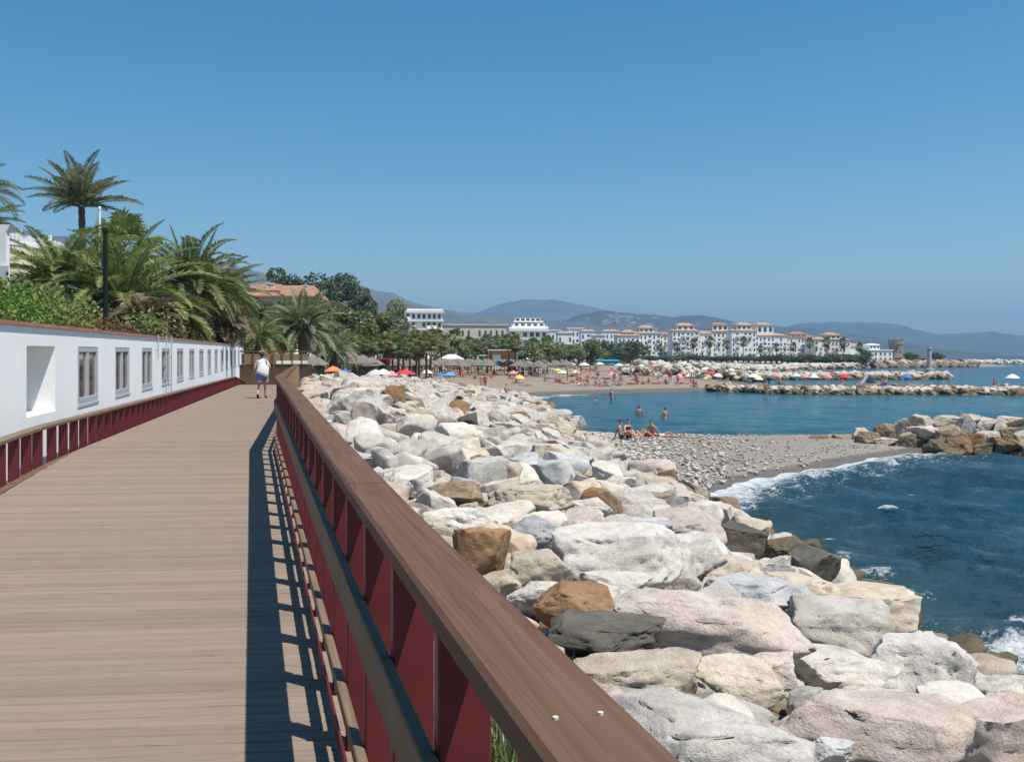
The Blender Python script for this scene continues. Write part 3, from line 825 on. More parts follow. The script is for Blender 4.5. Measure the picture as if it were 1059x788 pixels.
# --- the rest of the bank: laid like the big ones, each where there is room
placed.append((-.09, 4.3, .62))                                # bare spot for the grass
protos = [boulder_mesh('boulder', 400 + k, 4, 12, True, .055) for k in range(12)]
protos_lo = [boulder_mesh('boulder', 450 + k, 3, 11, True, .05) for k in range(6)]
variant = {}
MATW = ['rock_white', 'rock_grey', 'rock_pink', 'rock_beige', 'rock_blue', 'rock_brown', 'rock_rust', 'rock_dark']
WTS = [.38, .20, .13, .185, .055, .025, .015, .01]
WTF = [.40, .16, .12, .235, .035, .03, .015, .005]
def scatter(Ya, Yb, smin, smax, tries, pack):
    out = []
    ss = np.sort(RNG.uniform(0, 1, tries) ** 1.6)[::-1] * (smax - smin) + smin
    P = np.array(placed)
    for s in ss:
        Y = RNG.uniform(Ya, Yb); xl = float(rail_x(Y)) + .35 + s * .3; xr = float(np.interp(Y, TOE_Y, TOE_X)) + .1
        if Y > 60: xl = max(xl, -.13 * Y - 2)
        if Y > 92: xr = min(xr, 1.2)
        if xr <= xl: continue
        X = RNG.uniform(xl, xr)
        if len(P) and np.any((P[:, 0] - X) ** 2 + (P[:, 1] - Y) ** 2 < ((P[:, 2] + s * .5) * pack) ** 2): continue
        P = np.vstack([P, (X, Y, s * .5)]) if len(P) else np.array([(X, Y, s * .5)])
        out.append((X, Y, s))
    placed.extend([tuple(q) for q in P[len(placed):]])
    return out
sc = scatter(3.0, 15, .35, .9, 1800, .92) + scatter(13, 32, .35, 1.05, 3400, .78) + scatter(30, 104, .4, 1.25, 14000, .68)
sc += scatter(3.0, 30, .2, .45, 3600, .8) + scatter(28, 70, .3, .6, 4000, .7)
sc.sort(key=lambda q: -q[2] / q[1])
nlim = 222
restmats = [M[k] for k in MATW]
restV, restF, restM, restS = [], [], [], []; vo = 0
def place(X, Y, s):
    mt = RNG.choice(MATW, p=WTS if Y < 22 else WTF)
    wet = X > float(np.interp(Y, TOE_Y, TOE_X)) - .5 and Y < 27
    if wet: mt = 'rock_wet'
    z = zt(X, Y)
    sx, sy, sz = s * RNG.uniform(.9, 1.25), s * RNG.uniform(.75, 1.05), s * RNG.uniform(.5, .95)
    return mt, z, (sx, sy, sz), (RNG.normal(0, .22), RNG.normal(0, .22) + .06, RNG.uniform(0, 6.28))
for i, (X, Y, s) in enumerate(sc):
    mt, z, scl, rot = place(X, Y, s)
    lift = scl[2] * (.05 if Y < 15 else .22)
    if i < nlim:
        k = int(RNG.integers(len(protos)))
        if (k, mt) not in variant: variant[(k, mt)] = mat_copy(protos[k], M[mt])
        o = link('boulder', variant[(k, mt)]); o.scale = scl; o.rotation_euler = rot; o.location = (X, Y, z + lift)
        along = 'nearest stretch' if Y < 9 else ('middle stretch' if Y < 20 else 'far stretch')
        across = float((X - rail_x(Y)) / (np.interp(Y, TOE_Y, TOE_X) - rail_x(Y)))
        acr = 'close under the railing' if across < .33 else ('halfway down the slope' if across < .7 else 'low down near the shore')
        size = 'medium' if s > .75 else 'small'
        cn = dict(cname, rock_brown='brown', rock_beige='beige', rock_white='white')[mt]
        tag(o, f'{size} {cn} boulder {acr} on the {along} of bank', 'boulder', f'{size} {cn} boulders {acr} in the {along}')
    else:
        P = protos[i % len(protos)] if i < 1500 else protos_lo[i % len(protos_lo)]
        n = len(P.vertices); co = np.empty(n * 3, np.float32); P.vertices.foreach_get('co', co); co = co.reshape(-1, 3) * np.array(scl)
        Rm = np.array(__import__('mathutils').Euler(rot).to_matrix())
        co = co @ Rm.T + np.array((X, Y, z + lift))
        fi = np.empty(len(P.polygons) * 3, np.int32); P.polygons.foreach_get('vertices', fi)
        restV.append(co); restF.append(fi.reshape(-1, 3) + vo); restM.append(np.full(len(P.polygons), MATW.index(mt) if mt in MATW else 5)); restS.append(np.full(len(P.polygons), i < 1500)); vo += n
if restV:
    me = np_mesh('boulder_bank', np.vstack(restV), np.vstack(restF), restmats, True, np.concatenate(restM))
    me.polygons.foreach_set('use_smooth', np.concatenate(restS))
    tag(link('boulder_bank', me), 'mass of smaller pale boulders filling the far bank', 'boulders', kind='stuff')

def stones(name, label, n, fn, smin, smax, mats, sub=2, flat=.6):
    """many stones nobody could count, as one object"""
    base = [boulder_mesh('stone', 500 + k, sub, 9, False, .05) for k in range(5)]
    data = []
    for P in base:
        co = np.empty(len(P.vertices) * 3, np.float32); P.vertices.foreach_get('co', co)
        fi = np.empty(len(P.polygons) * 3, np.int32); P.polygons.foreach_get('vertices', fi)
        data.append((co.reshape(-1, 3), fi.reshape(-1, 3)))
    XY = fn(n); Z = land(XY[:, 0], XY[:, 1])
    Vs, Fs, Ms, vo = [], [], [], 0
    for (x, y), z in zip(XY, Z):
        co, fi = data[int(RNG.integers(5))]
        s = smin + (smax - smin) * RNG.uniform() ** 2.2
        a = RNG.uniform(0, 6.28); ca, sa = math.cos(a), math.sin(a)
        c = co * np.array((s * RNG.uniform(.8, 1.3), s * RNG.uniform(.7, 1.1), s * flat))
        c = np.stack([c[:, 0] * ca - c[:, 1] * sa + x, c[:, 0] * sa + c[:, 1] * ca + y, c[:, 2] + max(z, -.2) + s * .12], -1)
        Vs.append(c); Fs.append(fi + vo); Ms.append(np.full(len(fi), int(RNG.integers(len(mats))))); vo += len(c)
    me = np_mesh(name, np.vstack(Vs), np.vstack(Fs), [M[k] for k in mats], True, np.concatenate(Ms))
    return tag(link(name, me), label, 'stones', kind='stuff')

def f_spit(n):
    Y = RNG.uniform(27, 51, n * 4); X = RNG.uniform(2.2, 12, n * 4)
    w = np.exp(-np.maximum(0, X - np.interp(Y, TOE_Y, TOE_X)) / 2.6)
    k = (sdist(X, Y) > .3) & (X > np.interp(Y, TOE_Y, TOE_X) - .6) & (RNG.uniform(0, 1, n * 4) < w)
    return np.stack([X[k], Y[k]], -1)[:n]
stones('beach_stones', 'scatter of pale stones between the boulders and the gravel beach', 7000, f_spit, .03, .20, ['rock_white', 'rock_grey', 'rock_blue', 'rock_grey', 'rock_brown', 'rock_beige', 'rock_grey', 'rock_pink'])
def f_strand(n):
    Y = RNG.uniform(34, 51, n * 4); X = RNG.uniform(3, 21, n * 4); d = sdist(X, Y)
    k = (d > .25) & ((np.abs(d - 1.6 - .4 * np.sin(X)) < .35) | (RNG.uniform(0, 1, n * 4) < .25))
    return np.stack([X[k], Y[k]], -1)[:n]
stones('shingle', 'fine grey and brown shingle strewn over the gravel spit', 3500, f_strand, .02, .10, ['rock_grey', 'rock_brown', 'rock_beige', 'rock_dark'], 1)
def f_bank(n):
    Y = RNG.uniform(3, 60, n * 3); Xl = rail_x(Y) + .3; Xr = np.interp(Y, TOE_Y, TOE_X) + .2
    X = Xl + (Xr - Xl) * RNG.uniform(0, 1, n * 3)
    return np.stack([X, Y], -1)[:n]
stones('rubble_stones', 'small broken stones filling the gaps between the boulders', 3200, f_bank, .08, .34, ['rock_white', 'rock_beige', 'rock_grey', 'rock_brown'])

def f_near(n):
    Y = RNG.uniform(3, 14, n * 2); Xl = rail_x(Y) + .25; Xr = np.interp(Y, TOE_Y, TOE_X)
    return np.stack([Xl + (Xr - Xl) * RNG.uniform(0, 1, n * 2), Y], -1)[:n]
for o in [stones('broken_stones', 'broken stones lying in the gaps of the nearest boulders', 3000, f_near, .05, .26, ['rock_beige', 'rock_brown', 'rock_grey', 'rock_pink'])]: o.location.z = -.09

# --- breakwaters farther out, each one long heap
def jetty(label, pts, half, h, n, smin, smax, mats, wetmat='rock_wet'):
    base = protos_lo
    data = []
    for P in base:
        co = np.empty(len(P.vertices) * 3, np.float32); P.vertices.foreach_get('co', co)
        fi = np.empty(len(P.polygons) * 3, np.int32); P.polygons.foreach_get('vertices', fi)
        data.append((co.reshape(-1, 3), fi.reshape(-1, 3)))
    pts = np.array(pts, float); seg = np.linalg.norm(np.diff(pts, axis=0), axis=1); cum = np.concatenate([[0], np.cumsum(seg)])
    Vs, Fs, Ms, vo = [], [], [], 0
    mm = mats + [wetmat]
    for i in range(n):
        s_ = RNG.uniform(0, cum[-1]); c = np.array([np.interp(s_, cum, pts[:, 0]), np.interp(s_, cum, pts[:, 1])])
        u = RNG.uniform(-1, 1)
        c = c + np.array((RNG.normal(0, .3), u * half))
        gz_ = max(zt(c[0], c[1]), 0.0); z = gz_ + h * (1 - abs(u) ** 1.6) - .1
        co, fi = data[int(RNG.integers(len(data)))]
        s = RNG.uniform(smin, smax)
        Rm = np.array(__import__('mathutils').Euler((RNG.normal(0, .3), RNG.normal(0, .3), RNG.uniform(0, 6.28))).to_matrix())
        q = (co * np.array((s * 1.2, s, s * .8))) @ Rm.T + np.array((c[0], c[1], z - .1 * s))
        mi_ = len(mats) if z - gz_ < .42 * h and gz_ < .3 else int(RNG.integers(len(mats)))
        Vs.append(q); Fs.append(fi + vo); Ms.append(np.full(len(fi), mi_)); vo += len(q)
    me = np_mesh('breakwater', np.vstack(Vs), np.vstack(Fs), [M[k] for k in mm], True, np.concatenate(Ms))
    return tag(link('breakwater', me), label, 'breakwater', 'breakwaters across the bay')
jetty('long brown rock breakwater closing the far side of the bay behind the swimmers', [(26, 126), (33, 117), (64, 114.5), (90, 114)], 2.2, .75, 1100, .6, 1.25, ['rock_brown', 'rock_pink', 'rock_beige', 'rock_brown'])
jetty('second rock breakwater behind the first with the stone beacon near its tip', [(46, 196), (70, 200), (91, 202)], 3.2, 1.15, 700, .9, 1.8, ['rock_brown', 'rock_beige', 'rock_grey', 'rock_beige'])
jetty('dark low rock groyne crossing the sand below the white apartments', [(20, 176), (34, 178), (47, 180)], 2.2, 1.5, 300, .9, 1.6, ['rock_brown', 'rock_dark', 'rock_beige'], 'rock_dark')
jetty('long pale harbour breakwater on the horizon at the right', [(318, 690), (420, 700), (620, 720)], 6, 2.6, 800, 2., 4, ['rock_white', 'rock_grey', 'rock_grey'], 'rock_brown')
jetty('pale rock sea wall in front of the harbour apartments', [(30, 236), (52, 246), (66, 262), (84, 300), (112, 380), (150, 420)], 4.5, 2.0, 900, 1.2, 2.4, ['rock_white', 'rock_beige', 'rock_grey'], 'rock_brown')
jetty('brown rock shore at the foot of the round stone tower', [(150, 440), (200, 470), (240, 500)], 5, 2.6, 300, 2.2, 4.2, ['rock_beige', 'rock_brown'], 'rock_brown')

# spray thrown up where the swell hits the last slab
m = MB(); rs = random.Random(8)
for i in range(700):
    k = rs.random(); p = at(1022 + rs.gauss(0, 20), 700 - 60 * k * rs.random() ** .7, 13.4 + rs.gauss(0, .35)); r_ = rs.uniform(.003, .011) * (1.4 - k)
    m.add([p + Vector((r_, 0, 0)), p + Vector((-r_ * .6, r_, 0)), p + Vector((-r_ * .6, -r_, 0)), p + Vector((0, 0, r_ * 1.5)), p - Vector((0, 0, r_))], [(0, 1, 3), (1, 2, 3), (2, 0, 3), (1, 0, 4), (2, 1, 4), (0, 2, 4)])
tag(m.build('sea_spray', M['cl_white']), 'white sea spray splashing beside the dark wet rock at the right', 'spray', kind='stuff')
# ------------------------------------------------------------------ palms and other plants
UP = Vector((0, 0, 1))
def frond(mb, base, az, el, L, droop, leaf, n, wid, rg, mi=0, vee=.5):
    """one feather leaf: an arching rib with two rows of leaflets"""
    d = Vector((math.cos(az) * math.cos(el), math.sin(az) * math.cos(el), math.sin(el)))
    hor = Vector((math.cos(az), math.sin(az), 0)); side = hor.cross(UP)
    twist = rg.uniform(-.35, .35)
    pts = []; p = Vector(base); steps = 12
    for i in range(steps + 1):
        t = i / steps; pts.append(p.copy())
        e = el - droop * t ** 1.5
        p = p + (hor * math.cos(e) + UP * math.sin(e)) * (L / steps)
    r0 = L * .009
    mb.tube(pts, [r0 * (1 - .85 * i / steps) for i in range(steps + 1)], 4, mi, False)
    for i in range(n):
        t = .12 + .88 * i / (n - 1)
        k = t * steps; j = min(int(k), steps - 1)
        q = pts[j].lerp(pts[j + 1], k - j); tang = (pts[j + 1] - pts[j]).normalized()
        nrm = side.cross(tang).normalized()
        if nrm.z < 0: nrm = -nrm
        ll = leaf * (math.sin(math.pi * min(1, .18 + t * .80)) ** .7) * rg.uniform(.8, 1.12)
        for s in (-1, 1):
            v = (side * s * math.cos(twist) + nrm * (vee + s * math.sin(twist))).normalized() * .85 + tang * (.45 + .35 * t)
            v = v.normalized(); tip = q + v * ll - UP * ll * rg.uniform(.02, .22)
            midp = q + v * ll * .5
            wv = tang * wid
            mb.add([q, midp + wv, tip, midp - wv], [(0, 1, 2, 3)], mi)

def trunk_mb(base, top, r0, r1, lean=0.0, rings=18, rough=.08, rg=random):
    m = MB(); base = Vector(base); top = Vector(top)
    pts, rad = [], []
    for i in range(rings + 1):
        t = i / rings
        pts.append(base.lerp(top, t) + Vector((math.sin(t * 3) * lean, 0, 0)))
        r = r0 + (r1 - r0) * t
        if t < .08: r *= 1.3 - 3 * t
        rad.append(r * (1 + rough * (1 if i % 2 else -1)))
    m.tube(pts, rad, 10); return m

def feather_palm(label, base, top, L, nf, leafmat, leaf=.5, seed=1, up=1.35, low=-.45, droop=1.15, r=.24, dry=0, n=34, wid=.02, group=None, name='date_palm', bias=None):
    rg = random.Random(seed)
    root = thing(name, label, 'palm tree', base, group)
    trunk_mb(base, top, r, r * .8, .1, 26, .09).build('trunk', M['bark'], root, smooth=False, world=True)
    m = MB()
    for i in range(nf):
        t = i / nf
        az = i * 2.39996 + rg.uniform(-.25, .25)
        el = up + (low - up) * t ** .8 + rg.uniform(-.12, .12)
        b = Vector(top) + Vector((math.cos(az), math.sin(az), 0)) * r * .55 + UP * rg.uniform(-.1, .25) * (1 - t)
        frond(m, b, az, el, L * rg.uniform(.82, 1.08), droop * rg.uniform(.75, 1.25), leaf, n, wid, rg)
    m.build('crown', M[leafmat], root, world=True)
    if dry:
        m = MB()
        for i in range(dry):
            az = rg.uniform(0, 6.28); frond(m, Vector(top) - UP * .15, az, rg.uniform(-.6, -.1), L * rg.uniform(.6, .9), 1.2, leaf * .9, max(14, n - 10), wid, rg)
        m.build('dead_fronds', M['palm_dry'], root, world=True)
    return root

def fan_palm(label, base, top, R_, nl, leafmat, seed=1, r=.16, group=None, skirt=True, name='fan_palm', blades=15, bw=.05):
    rg = random.Random(seed)
    root = thing(name, label, 'palm tree', base, group)
    trunk_mb(base, top, r, r * .8, .06, 16, .06).build('trunk', M['bark'], root, world=True)
    m = MB()
    def leaf(mb, az, el, pl, rad):
        d = Vector((math.cos(az) * math.cos(el), math.sin(az) * math.cos(el), math.sin(el)))
        c = Vector(top) + d * pl
        mb.tube([Vector(top), c], [.02, .012], 4, 0, False)
        side = Vector((-math.sin(az), math.cos(az), 0)); upv = side.cross(d) * -1
        for k in range(blades):
            a = (k / (blades - 1) - .5) * 3.9
            v = d * math.cos(a) + side * math.sin(a)
            tip = c + v * rad * rg.uniform(.85, 1.05) * (1 - .12 * abs(a)) - UP * rad * rg.uniform(.1, .3)
            mid = c + v * rad * .55 + upv * rad * .04
            w = (d * -math.sin(a) + side * math.cos(a)) * rad * bw * 2
            mb.add([c, mid + w, tip, mid - w], [(0, 1, 2, 3)])
    for i in range(nl):
        t = i / nl
        leaf(m, i * 2.39996 + rg.uniform(-.3, .3), 1.35 - 2.0 * t + rg.uniform(-.15, .15), R_ * rg.uniform(.42, .62), R_ * rg.uniform(.42, .55))
    m.build('crown', M[leafmat], root, world=True)
    if skirt:
        m = MB()
        for i in range(12): leaf(m, rg.uniform(0, 6.28), rg.uniform(-1.35, -.85), R_ * .35, R_ * .4)
        m.build('dead_fronds', M['palm_dry'], root, world=True)
    return root

def leaf_cloud(mb, clumps, n, size, rg, mi=0, flat=.0):
    """clumps: (centre, (rx, ry, rz)); leaves lie near each clump's surface"""
    wts = [c[1][0] * c[1][2] for c in clumps]; tot = sum(wts)
    for (c, r), w in zip(clumps, wts):
        for k in range(int(n * w / tot)):
            v = Vector((rg.gauss(0, 1), rg.gauss(0, 1), rg.gauss(0, 1))).normalized()
            rad = rg.uniform(.55, 1.04) ** .6
            p = Vector(c) + Vector((v.x * r[0], v.y * r[1], v.z * r[2])) * rad
            a = Vector((rg.gauss(0, 1), rg.gauss(0, 1), rg.gauss(0, 1) + v.z)).normalized()
            u = a.cross(Vector((rg.gauss(0, 1), rg.gauss(0, 1), rg.gauss(0, 1)))).normalized(); w2 = a.cross(u)
            s = size * rg.uniform(.6, 1.3)
            mb.add([p - u * s, p + w2 * s * .55, p + u * s, p - w2 * s * .55], [(0, 1, 2, 3)], mi)

def leafy_tree(label, base, h, w, leafmat, seed, n=1800, size=.22, trunk_h=.35, group=None, name='leafy_tree', clumps=9, cat='tree'):
    rg = random.Random(seed); b = Vector(base)
    root = thing(name, label, cat, base, group)
    tm = MB(); fork = b + Vector((0, 0, h * trunk_h))
    tm.tube([b - UP * .3, b + UP * h * trunk_h * .5, fork], [w * .055, w * .045, w * .04], 8)
    cl = []
    s = w * .24; cl.append((b + UP * (h - s * .8), (s, s, s * .85)))
    for i in range(clumps):
        a = i * 2.4 + rg.uniform(-.4, .4); rr = w * .34 * math.sqrt((i + .3) / clumps)
        z = h * (trunk_h + (1 - trunk_h) * rg.uniform(.25, .88) * (1 - .25 * (rr / (w * .34)) ** 2))
        c = b + Vector((math.cos(a) * rr, math.sin(a) * rr, z))
        s = w * rg.uniform(.16, .25); cl.append((c, (s, s, min(s * .85, h * (1 - trunk_h) * .36))))
        tm.tube([fork, fork.lerp(c, .55) + UP * .1 * h * rg.random(), c], [w * .03, w * .018, w * .006], 5)
    tm.build('trunk', M['bark_pale'], root, world=True)
    m = MB(); leaf_cloud(m, cl, n, size, rg); m.build('crown', M[leafmat], root, world=True)
    return root

# --- the large plants behind the wall
def gz(p): return zt(p.x, p.y)
Y = 58.0; p = at(83, 240, Y); b = Vector((p.x, Y, gz(p))); tp = at(84, 214, Y)
feather_palm('tall date palm with an open spreading crown standing clear against the sky', b, tp, 3.2, 38, 'palm_grey', .70, 5, 1.48, .08, .62, .23, 0, 44, .045)
Y = 43.0; p = at(128, 318, Y); b = Vector((p.x, Y, gz(p) - .3)); tp = at(128, 316, Y)
feather_palm('huge low date palm with long arching fronds behind the dark lamp post', b, tp, 4.3, 56, 'palm', .72, 8, 1.4, -.2, 1.25, .42, 4, 52, .045)
Y = 52.0; p = at(128, 290, Y); b = Vector((p.x, Y, gz(p))); tp = at(128, 258, Y)
fan_palm('fan palm rising behind the huge low date palm', b, tp, 2.4, 40, 'palm', 9, .2, blades=15, bw=.032)
Y = 50.0; p = at(198, 310, Y); b = Vector((p.x, Y, gz(p))); tp = at(198, 298, Y)
feather_palm('date palm with two pale upright young fronds above the white wall', b, tp, 3.6, 48, 'palm_dark', .66, 13, 1.5, -.25, 1.4, .38, 9, 48, .045)
rg_ = random.Random(5); m = MB(); pl = [o for o in bpy.data.objects if o.get('label', '').startswith('date palm with two pale')][0]
for az, el, L_ in ((3.6, 1.36, 3.3), (.3, 1.30, 3.3), (.9, 1.1, 2.6)): frond(m, tp + Vector((.25 * math.cos(az), .25 * math.sin(az), 0)), az, el, L_, .12, .5, 40, .045, rg_)
m.build('young_fronds', M['leaf_yellow'], pl, world=True)
Y = 56.0; p = at(232, 320, Y); b = Vector((p.x, Y, gz(p))); tp = at(228, 306, Y)
feather_palm('dark date palm with stiff fronds fanned to the right by the red roof', b, tp, 2.9, 40, 'palm_dark', .58, 17, 1.25, -.2, .9, .32, 10, 44, .042)
Y = 44.0; p = at(60, 310, Y); b = Vector((p.x, Y, gz(p))); tp = at(62, 292, Y)
feather_palm('date palm with low drooping fronds above the bright green shrub', b, tp, 3.6, 40, 'palm', .66, 21, 1.1, -.2, 1.0, .3, 3, 46, .042)
Y = 48.0; p = at(-14, 250, Y); b = Vector((p.x, Y, gz(p))); tp = at(-16, 200, Y)
feather_palm('palm at the left edge with only its frond tips in view', b, tp, 1.9, 26, 'palm_grey', .5, 25, 1.3, -.5, 1.2, .25, 4, 30, .03)
Y = 46.0; p = at(-22, 262, Y); b = Vector((p.x, Y, gz(p))); tp = at(-20, 228, Y)
feather_palm('dark palm at the left edge above the white pergola post', b, tp, 2.0, 24, 'palm_dark', .5, 26, .6, -.4, .5, .25, 0, 34, .03)
Y = 76.0; p = at(312, 372, Y); b = Vector((p.x, Y, gz(p))); tp = at(312, 339, Y)
feather_palm('bushy grey-green date palm with a stout trunk behind the end of the railing', b, tp, 3.6, 54, 'palm_grey', .72, 31, 1.4, -.5, .95, .42, 12, 40, .05)
Y = 92.0; p = at(345, 378, Y); b = Vector((p.x, Y, gz(p))); tp = at(344, 362, Y)
feather_palm('grey dusty date palm leaning over the thatched hut', b, tp, 3.2, 40, 'palm_grey', .6, 33, 1.3, -.6, 1.0, .3, 14, 32, .05)
for i, (x, y, Y, L, mt, lab) in enumerate([(268, 350, 70, 2.6, 'palm_dark', 'dark feather palm behind the tall lamp post'), (285, 345, 82, 2.6, 'palm', 'green feather palm left of the bushy grey-green one'),
                          (150, 332, 38, 1.5, 'palm_dry', 'dried brown feather palm just above the wall coping'), (182, 330, 44, 1.7, 'palm_dry', 'straw-coloured dead palm between the two big date palms'), (228, 336, 55, 2.0, 'palm_dry', 'withered brown palm above the far end of the wall')]):
    p = at(x, y, Y); b = Vector((p.x, Y, min(gz(p), p.z - .4)))
    feather_palm(lab, b, p, L, 30, mt, .55, 40 + i, 1.2, -.5, 1.1, .25, 4, 34, .042)

# shrubs along the top of the wall
def shrub(label, Y0, Y1, o0, o1, h, leafmat, n, size, seed, name='shrub', hj=.5):
    rg = random.Random(seed); cl = []
    k = int((Y1 - Y0) / .55) + 1
    for i in range(k):
        for r_ in range(3):
            Y = Y0 + (Y1 - Y0) * (i + rg.random()) / k; o = rg.uniform(o0, o1); q = wp(Y, 0, -o)
            zz = zt(q.x, q.y); hh = h * rg.uniform(1 - hj, 1)
            cl.append(((q.x, q.y, zz + hh * .5), (.55, .55, hh * .55)))
    c0 = wp((Y0 + Y1) / 2, 0, -(o0 + o1) / 2); root = thing(name, label, 'shrub', (c0.x, c0.y, zt(c0.x, c0.y)))
    m = MB(); leaf_cloud(m, cl, n, size, rg); m.build('foliage', M[leafmat], root, world=True)
    m = MB()
    for c, r in cl[::2]: m.tube([(c[0], c[1], c[2] - r[2] - .2), (c[0] + rg.uniform(-.1, .1), c[1], c[2])], [.02, .008], 5)
    m.build('stems', M['bark'], root, world=True)
    return root
shrub('bright green broad-leaved shrub growing above the nearest part of the wall', 9, 24, .9, 3.0, 1.35, 'leaf', 20000, .05, 3)
shrub('taller mid green bush behind the bright shrub at the left edge', 16, 34, 3.4, 7.5, 2.1, 'leaf_mid', 7000, .11, 4)
shrub('reddish-brown dried shrub at the foot of the dark lamp post', 22, 33, .8, 2.6, 1.0, 'leaf_red', 6000, .055, 5)
shrub('dull green and straw undergrowth along the far part of the wall', 33, 66, .9, 4.0, 1.7, 'leaf_mid', 8000, .085, 6)
shrub('yellow-green bush between the two big date palms', 34, 48, 4, 8, 2.2, 'leaf_yellow', 4500, .11, 7)

# --- planted slope round the villa
for i, (x, yt, yb, w, Y, mt, lab) in enumerate([
        (286, 288, 318, 30, 190, 'leaf_dark', 'dark round tree poking up behind the villa roof'), (328, 293, 330, 50, 200, 'leaf_dark', 'dark pine clump right of the villa chimney'),
        (356, 294, 340, 48, 210, 'leaf_dark', 'largest dark pine at the crest of the planted slope'), (374, 306, 345, 30, 200, 'leaf_dark', 'dark tree on the right shoulder of the planted slope'),
        (302, 295, 330, 34, 195, 'leaf_dark', 'dark bushy tree directly behind the villa'), (318, 318, 345, 30, 140, 'leaf_mid', 'mid green tree on the slope below the villa'),
        (352, 322, 350, 34, 150, 'leaf_mid', 'grey-green tree halfway up the planted slope'), (376, 328, 352, 30, 160, 'leaf_mid', 'olive tree at the right end of the planted slope'),
        (258, 322, 352, 40, 95, 'leaf_dark', 'dark tree behind the tall thin lamp post'), (285, 332, 362, 40, 105, 'leaf_dark', 'deep green tree between lamp post and stout date palm'),
        (410, 318, 352, 30, 190, 'leaf_mid', 'round grey tree in front of the left white hotel'), (398, 330, 358, 26, 170, 'leaf_mid', 'bushy tree at the left of the palm grove'),
        (330, 338, 366, 40, 118, 'leaf_mid', 'leafy tree behind the bushy grey-green palm'), (240, 322, 356, 30, 88, 'leaf_mid', 'leafy tree above the end of the white wall'),
        (256, 320, 345, 24, 128, 'leaf_mid', 'grey-green tree under the left end of the red villa roof'), (276, 321, 345, 26, 130, 'leaf_yellow', 'yellow-green tree in front of the villa wall'), (296, 320, 345, 26, 126, 'leaf_mid', 'round tree hiding the villa wall under its chimneys'), (334, 320, 348, 28, 132, 'leaf_yellow', 'light green tree right of the villa')]):
    pt = at(x, yt, Y); zb = zt(pt.x, Y)
    h = max(pt.z - zb, 2.5) * 1.12
    leafy_tree(lab, (pt.x, Y, zb), h, w / F * Y * 1.45, mt, 60 + i, 4200, .012 * w / F * Y * 2.2 + .16, .14, 'trees on the slope behind the boardwalk', clumps=12)

# --- palm grove behind the beach: each palm its own, copied from a few grown ones
rg = random.Random(77)
fans = [fan_palm('x', (0, 0, 0), (0, 0, 5.0 + k * .5), 2.0 + .12 * k, 26, ['palm', 'leaf_mid', 'leaf_yellow', 'palm_grey'][k], 70 + k, .17, blades=11, bw=.05) for k in range(4)]
lvs = [leafy_tree('x', (0, 0, 0), 5.5, 5.5, ['leaf_mid', 'leaf_dark', 'leaf_yellow', 'palm_grey'][k], 80 + k, 1100, .26, .2, clumps=8) for k in range(4)]
used = set()
def put(proto, x, ytop, Y, label, group, wide=1.0, zbase=None, hp=None):
    p = at(x, ytop, Y); zb = zt(p.x, Y) if zbase is None else zbase
    o = proto if proto.name not in used else copy_tree(proto)
    used.add(proto.name); used.add(o.name)
    h0 = hp; s = max(p.z - zb, 1.5) / h0
    o.location = (p.x, Y, zb); o.scale = (s * wide, s * wide, s); o.rotation_euler = (0, 0, rg.uniform(0, 6.28))
    tag(o, label, o['category'], group); return o
FH = [6.9, 7.4, 8.0, 8.6]
def yskyline(x): return float(np.interp(x, [375, 400, 430, 445, 470, 500, 530, 560], [338, 334, 334, 336, 337, 340, 344, 346]))
for i in range(46):
    x = 362 + 200 * ((i * .618) % 1); Y = rg.uniform(150, 235)
    k = rg.randrange(4); yt = yskyline(x) + rg.uniform(0, 17)
    row = 'tall' if yt < yskyline(x) + 7 else 'short'
    if i % 5 == 2:
        put(lvs[k], x, yt + 3, Y, f'{row} leafy tree mixed into the palm grove behind the thatched shades', f'{row} leafy trees in the palm grove', 1.0, None, 5.5)
    else:
        put(fans[k], x, yt, Y, f'{row} fan palm in the palm grove behind the thatched shades', f'{row} fan palms in the palm grove', 1.0, None, FH[k])
for i in range(20):
    x = 346 + i * 5.2 + rg.uniform(-3, 3); Y = rg.uniform(118, 150); k = rg.randrange(3)
    put(fans[k], x, rg.uniform(338, 352), Y, 'yellow-green fan palm low on the slope above the thatched hut', 'fan palms above the thatched hut', 1.15, None, FH[k])
put(fans[0], 566, 345, 172, 'lone fan palm with a thick dark skirt standing on the beach edge', None, 1.0, None, 6.9)
for i in range(26):
    x = 556 + 100 * ((i * .618 + .1) % 1); Y = rg.uniform(300, 420); k = rg.randrange(4)
    put(lvs[k], x, rg.uniform(351, 362), Y, 'olive green tree in the belt in front of the white houses', 'trees in front of the white houses', 1.4, None, 5.5)
for i in range(44):
    x = 640 + 252 * (i + .5) / 44; Y = 445 + rg.uniform(-6, 6); k = rg.choice([0, 1, 1])
    if i % 3 == 1: put(fans[rg.randrange(4)], x, rg.uniform(346, 358), Y + 14, 'slim palm in front of the harbour apartments', 'palms in front of the harbour apartments', .8, None, 7.4)
    put(lvs[k], x, rg.uniform(366, 369.5), Y, 'low dark bush in the hedge below the harbour apartments', 'bushes below the harbour apartments', 2.6, None, 5.5)
for x, yt in ((939, 364), (946, 366), (967, 364), (973, 366), (893, 361), (898, 365)):
    put(lvs[1], x, yt, 545, 'small dark tree beside the round stone tower', 'trees beside the stone tower', 1.2, None, 5.5)

